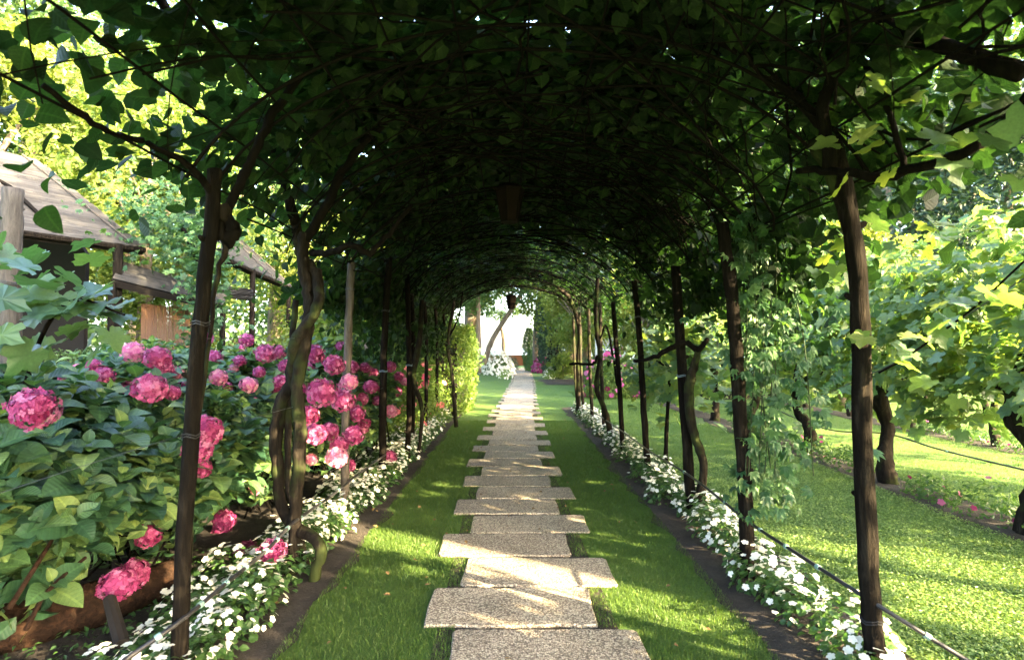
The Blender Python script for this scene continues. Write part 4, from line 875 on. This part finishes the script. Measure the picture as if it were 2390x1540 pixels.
# creeper on the second right stake
n = 400; zz = rng.uniform(.45, 2.5, n); base = P(1730, 900, 3.8); p = np.stack([1.62 + rng.normal(.05, .11, n) - (zz - 1.5) * .04, 3.8 + rng.normal(0, .09, n), zz], 1)
n2 = 170; p2 = np.stack([rng.normal(2.0, .16, n2), rng.normal(3.9, .15, n2), rng.uniform(.75, 2.5, n2)], 1); p = np.vstack([p, p2]); n = len(p)
cr_ = thing('creeper', 'five-leaved creeper hanging down the second right stake', 'creeper', (1.66, 3.8, 0)); nr = np.stack([rng.normal(0, .5, n), rng.normal(-.7, .4, n), rng.normal(.5, .3, n)], 1); fw = rng.normal(0, .5, (n, 3)); fw[:, 2] -= 1
split_leaves('five', 'creeper', p, frames(n, nr, fw), rng.uniform(.05, .085, n), cr_, 260)
a = Acc()
for k in range(7):
    x0_ = 1.66 + rng.normal(.05, .07); a.add(*tube(smooth([(x0_, 3.8, 2.4), (x0_ + rng.normal(0, .06), 3.8, 1.6), (x0_ + rng.normal(0, .1), 3.75, .7)], 5), .004, 4))
a.mk('stems', M['greenstem'], cr_)['kind'] = 'stuff'
# grape leaves trained on the right row of stakes
def leafpatch(name, label, cat, boxes, tm, mat, sz, parts, trunk=None):
    ps = [];
    for (c, sd3, n) in boxes: ps.append(np.array(c) + rng.normal(0, 1, (n, 3)) * np.array(sd3))
    p = np.concatenate(ps); n = len(p); p[:, 2] = np.maximum(p[:, 2], .03); o = thing(name, label, cat, (p[:, 0].mean(), p[:, 1].mean(), 0)); nr = np.stack([rng.normal(0, .5, n), rng.normal(-.35, .4, n), rng.normal(.75, .3, n)], 1); fw = rng.normal(0, 1, (n, 3)); fw[:, 2] -= .5
    split_leaves(tm, mat, p, frames(n, nr, fw), rng.uniform(sz[0], sz[1], n), o, parts)
    if trunk:
        for pts, r in trunk: V, F = tube(smooth(pts, 5), r, 7, .08); mk('stem', V, F, M['branch'], o, smooth=True)
    return o
leafpatch('grape_vine', 'grapevine with big leaves trained between the third and fourth right stakes', 'grapevine', [((2.0, 6.3, 1.45), (.16, .5, .22), 240), ((2.1, 7.6, 1.3), (.2, .5, .28), 260), ((2.2, 8.6, 1.2), (.2, .5, .25), 200)], 'grapeh', 'grape', (.09, .15), 220,
          [([(1.9, 7.0, 0), (1.93, 7.0, .6), (1.95, 6.9, 1.3)], [.03, .025, .02]), ([(1.95, 6.9, 1.3), (1.95, 7.8, 1.4), (2.0, 8.8, 1.4)], [.02, .012])])
leafpatch('grape_vine', 'grapevine with large sky-tinted leaves before the dark hut at left', 'grapevine',
          [(P(120, 690, 3.0), (.24, .16, .11), 27), (P(60, 760, 2.9), (.2, .16, .13), 20), (P(220, 730, 3.0), (.10, .1, .06), 8), (P(20, 590, 3.2), (.08, .1, .04), 5)], 'grapeh', 'bluegrape', (.13, .19), 200,
          [([P(20, 1100, 3.3), P(60, 900, 3.1), P(110, 760, 3.0), P(180, 700, 3.0), P(290, 735, 2.95)], [.014, .012, .006])])
leafpatch('creeper', 'bright green creeper climbing a dead tree between the two huts', 'creeper',
          [((-4.35, 7.9, 2.6), (.17, .17, .55), 520), ((-4.9, 8.3, 3.3), (.5, .35, .32), 900), ((-5.7, 8.9, 3.75), (.45, .35, .28), 500), ((-4.4, 7.9, 1.7), (.12, .12, .3), 160)], 'five', 'creeper', (.06, .10), 200,
          [([(-4.4, 8.0, 0), (-4.42, 8.0, 1.5), (-4.5, 8.1, 2.6), (-5.0, 8.4, 3.4)], [.07, .06, .05, .03])])
# sprays at the right edge close to the lens
leafpatch('vine_shoot', 'loose vine shoot with yellow-green leaves crossing the nearest right stake', 'vine shoot',
          [(P(1990, 790, 2.45), (.05, .05, .015), 2), (P(2120, 790, 2.5), (.05, .05, .03), 3), (P(2170, 860, 2.4), (.04, .04, .03), 2), (P(2270, 740, 2.3), (.10, .08, .05), 6), (P(2300, 660, 2.1), (.08, .06, .03), 4), (P(2350, 380, 1.7), (.05, .05, .04), 3), (P(2190, 540, 2.6), (.06, .05, .04), 5), (P(2220, 260, 2.0), (.14, .1, .1), 8), (P(2080, 300, 2.3), (.14, .1, .12), 8), (P(1960, 560, 2.9), (.12, .1, .12), 12)], 'grapeh', 'grape', (.075, .125), 60,
          [([P(2389, 610, 2.0), P(2270, 720, 2.3), P(2120, 830, 2.5), P(2050, 870, 2.6)], [.004, .005])])
# stick lodged in the vines
V, F = tube([P(1795, 782, 4.6), P(1852, 812, 4.5)], .014, 7, .06); o = mk('stick', V, F, M['branch'], None, P(1795, 782, 4.6)); tag(o, 'short dark stick lodged slanting in the vine leaves', 'stick')

# ------------------------------------------------------------------ huts
def quad_reeds(c00, c10, c11, c01, nrow, r, name, parent, mat='reed', along='u', jitter=.4):
    """rows of reeds running u (c00->c10), stacked along v (c00->c01), built as thin lapped strips"""
    c00, c10, c11, c01 = [np.array(c, float) for c in (c00, c10, c11, c01)]; nrm = np.cross(c10 - c00, c01 - c00); nrm /= np.linalg.norm(nrm); a = Acc()
    if nrm[2] < 0: nrm = -nrm
    for k in range(nrow):
        v0 = k / nrow; v1 = (k + 1.3) / nrow; segs = 5; cut = np.sort(np.r_[0, rng.random(segs - 1), 1])
        for i in range(segs):
            u0, u1 = cut[i], cut[i + 1]; h0 = rng.uniform(0, r); f = lambda u, v, h: (c00 * (1 - u) + c10 * u) * (1 - v) + (c01 * (1 - u) + c11 * u) * v + nrm * h
            vm = (v0 + v1) / 2; V = [f(u0, v0, h0), f(u1, v0, h0), f(u1, vm, h0 + r * 1.4), f(u0, vm, h0 + r * 1.4), f(u1, min(v1, 1), h0 - r * .3), f(u0, min(v1, 1), h0 - r * .3)]
            a.add(V, [[(0, 1, 2, 3), (3, 2, 4, 5)]], rng.random())
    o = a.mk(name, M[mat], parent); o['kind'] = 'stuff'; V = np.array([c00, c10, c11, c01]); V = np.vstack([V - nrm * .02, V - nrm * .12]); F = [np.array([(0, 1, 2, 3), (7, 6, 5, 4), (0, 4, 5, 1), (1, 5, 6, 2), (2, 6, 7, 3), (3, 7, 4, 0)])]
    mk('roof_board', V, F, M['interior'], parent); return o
def canes_wall(p0, p1, z0, z1, n, parent, r=.014):
    a = Acc(); p0 = np.array(p0, float); p1 = np.array(p1, float)
    for k in range(n):
        c = p0 + (p1 - p0) * (k + .5) / n; L_ = np.linalg.norm(p1 - p0) / n / 2 * 1.02; a.add(*tube([(c[0], c[1], z0), (c[0] + rng.normal(0, .004), c[1], z1 + rng.normal(0, .01))], L_, 6), rng.random())
    o = a.mk('cane_screen', M['bamboo'], parent, smooth=True); o['kind'] = 'stuff'
def post(p, z, r, parent): V, F = tube([(p[0], p[1], 0), (p[0], p[1], z)], r, 8, .04); mk('post', V, F, M['stake'], parent, smooth=True)
h1 = thing('reed_hut', 'open hut with a grey reed thatched roof at the left edge', 'hut', (-7.2, 7.5, 0))
e0 = P(338, 578, 8.2); dr = np.array((-.6, -1, 0)); e1 = e0 + dr * 3.2; r0_ = P(85, 375, 9.3); r1_ = r0_ + dr * 3.2
quad_reeds(e1, e0, r0_, r1_, 120, .012, 'thatch', h1)
seam = [e0 * (1 - a_) + r0_ * a_ + np.array((0, 0, .04)) + dr * .9 for a_ in np.linspace(0, 1, 8)]; V, F = tube(np.array(seam) + rng.normal(0, .02, (8, 3)), .03, 6, .2); mk('thatch_seam', V, F, M['branch'], h1)
for o_ in (.16, 1.5): V, F = tube([e0 + dr * o_ + (0, 0, .05), r0_ + dr * o_ + (0, 0, .05)], .012, 5); mk('batten', V, F, M['palestake'], h1)
q0 = r0_ * 2 - e0; q0[2] = e0[2]; q1 = q0 + dr * 3.2; quad_reeds(q0, q1, r1_, r0_, 20, .02, 'thatch', h1)
V, F = tube([e1 + (0, 0, -.04), e0 + (0, 0, -.04)], .045, 8, .06); mk('eave_pole', V, F, M['stake'], h1)
for pp in (e0 + dr * .3, e0 + dr * 2.6, q0 + dr * .3): post(pp, e0[2], .06, h1)
# back and side boards keep the inside dark
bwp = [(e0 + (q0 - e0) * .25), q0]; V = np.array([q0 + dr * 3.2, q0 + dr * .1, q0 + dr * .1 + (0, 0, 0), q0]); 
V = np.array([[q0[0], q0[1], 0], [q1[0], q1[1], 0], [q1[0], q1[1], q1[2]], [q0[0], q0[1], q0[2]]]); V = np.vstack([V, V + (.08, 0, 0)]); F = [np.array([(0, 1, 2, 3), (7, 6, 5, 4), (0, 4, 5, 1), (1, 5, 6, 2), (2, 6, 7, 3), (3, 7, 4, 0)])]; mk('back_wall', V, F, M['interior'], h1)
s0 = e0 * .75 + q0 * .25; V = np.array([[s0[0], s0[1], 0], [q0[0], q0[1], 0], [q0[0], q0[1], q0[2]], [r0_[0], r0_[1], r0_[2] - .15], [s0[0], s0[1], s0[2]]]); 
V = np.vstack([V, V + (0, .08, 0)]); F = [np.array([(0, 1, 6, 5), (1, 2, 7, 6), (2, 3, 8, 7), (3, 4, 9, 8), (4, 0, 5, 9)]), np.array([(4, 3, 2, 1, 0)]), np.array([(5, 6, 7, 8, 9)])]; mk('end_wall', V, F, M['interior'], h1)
# lean-to with bamboo screen
l0 = P(285, 612, 8.3); l1 = P(530, 690, 9.6); l2 = P(520, 712, 9.0); l3 = P(262, 650, 7.7)
lt = thing('lean_to', 'low reed lean-to with an orange bamboo screen beside the hut', 'lean-to', (-5.2, 8.8, 0))
quad_reeds(l3, l2, l1, l0, 40, .012, 'thatch', lt)
canes_wall((l3[0] + .05, l3[1] + .55, 0), (l2[0] - .35, l2[1] + .25, 0), 0, 2.2, 90, lt)
for pp in (l3, l2): post(pp, pp[2] - .05, .045, lt)
h2 = thing('reed_hut', 'farther hut with a steep reed roof between the trunks', 'hut', (-5.8, 12, 0))
f0 = P(685, 672, 12.8); f1 = P(535, 604, 9.6); g0 = P(562, 560, 14.4); g1 = P(400, 470, 11.2)
quad_reeds(f1, f0, g0, g1, 100, .012, 'thatch', h2)
for a_ in (.12, .4): V, F = tube([f0 + (f1 - f0) * a_ + (0, 0, .06), g0 + (g1 - g0) * a_ + (0, 0, .06)], .014, 5); mk('batten', V, F, M['palestake'], h2)
V, F = tube([f1 + (0, 0, -.04), f0 + (0, 0, -.04)], .04, 8, .06); mk('eave_pole', V, F, M['stake'], h2)
for pp in (f0 + (f1 - f0) * .1, f0 + (f1 - f0) * .7): post(pp, pp[2], .05, h2)
k0 = P(512, 664, 9.9); k1 = P(590, 676, 10.2); V, F = quad_reeds(k0 + (0, 0, -.22), k1 + (0, 0, -.2), k1, k0, 8, .02, 'reed_roll', h2), None
# far wood closing the horizon, open towards the lake
n = 36000; xx = rng.uniform(-60, 60, n); ok = (xx < -3.4) | (xx > 2.2); xx = xx[ok]; n = len(xx); hh = 9 + 3 * np.sin(xx * .45) + 2 * np.sin(xx * 1.3 + 1); hh *= np.clip((np.abs(xx + .6) - 2) / 5, .35, 1)
p = np.stack([xx, rng.uniform(46, 52, n) - np.abs(xx) * .35, hh * rng.random(n) ** .8], 1); g = scatter('treeline', 'diamond', p, frames(n, np.tile((0, -.6, .6), (n, 1)) + rng.normal(0, .6, (n, 3))), rng.uniform(.35, .8, n), M['midleaf']); tag(g, 'distant green wood closing the garden behind everything', 'wood')
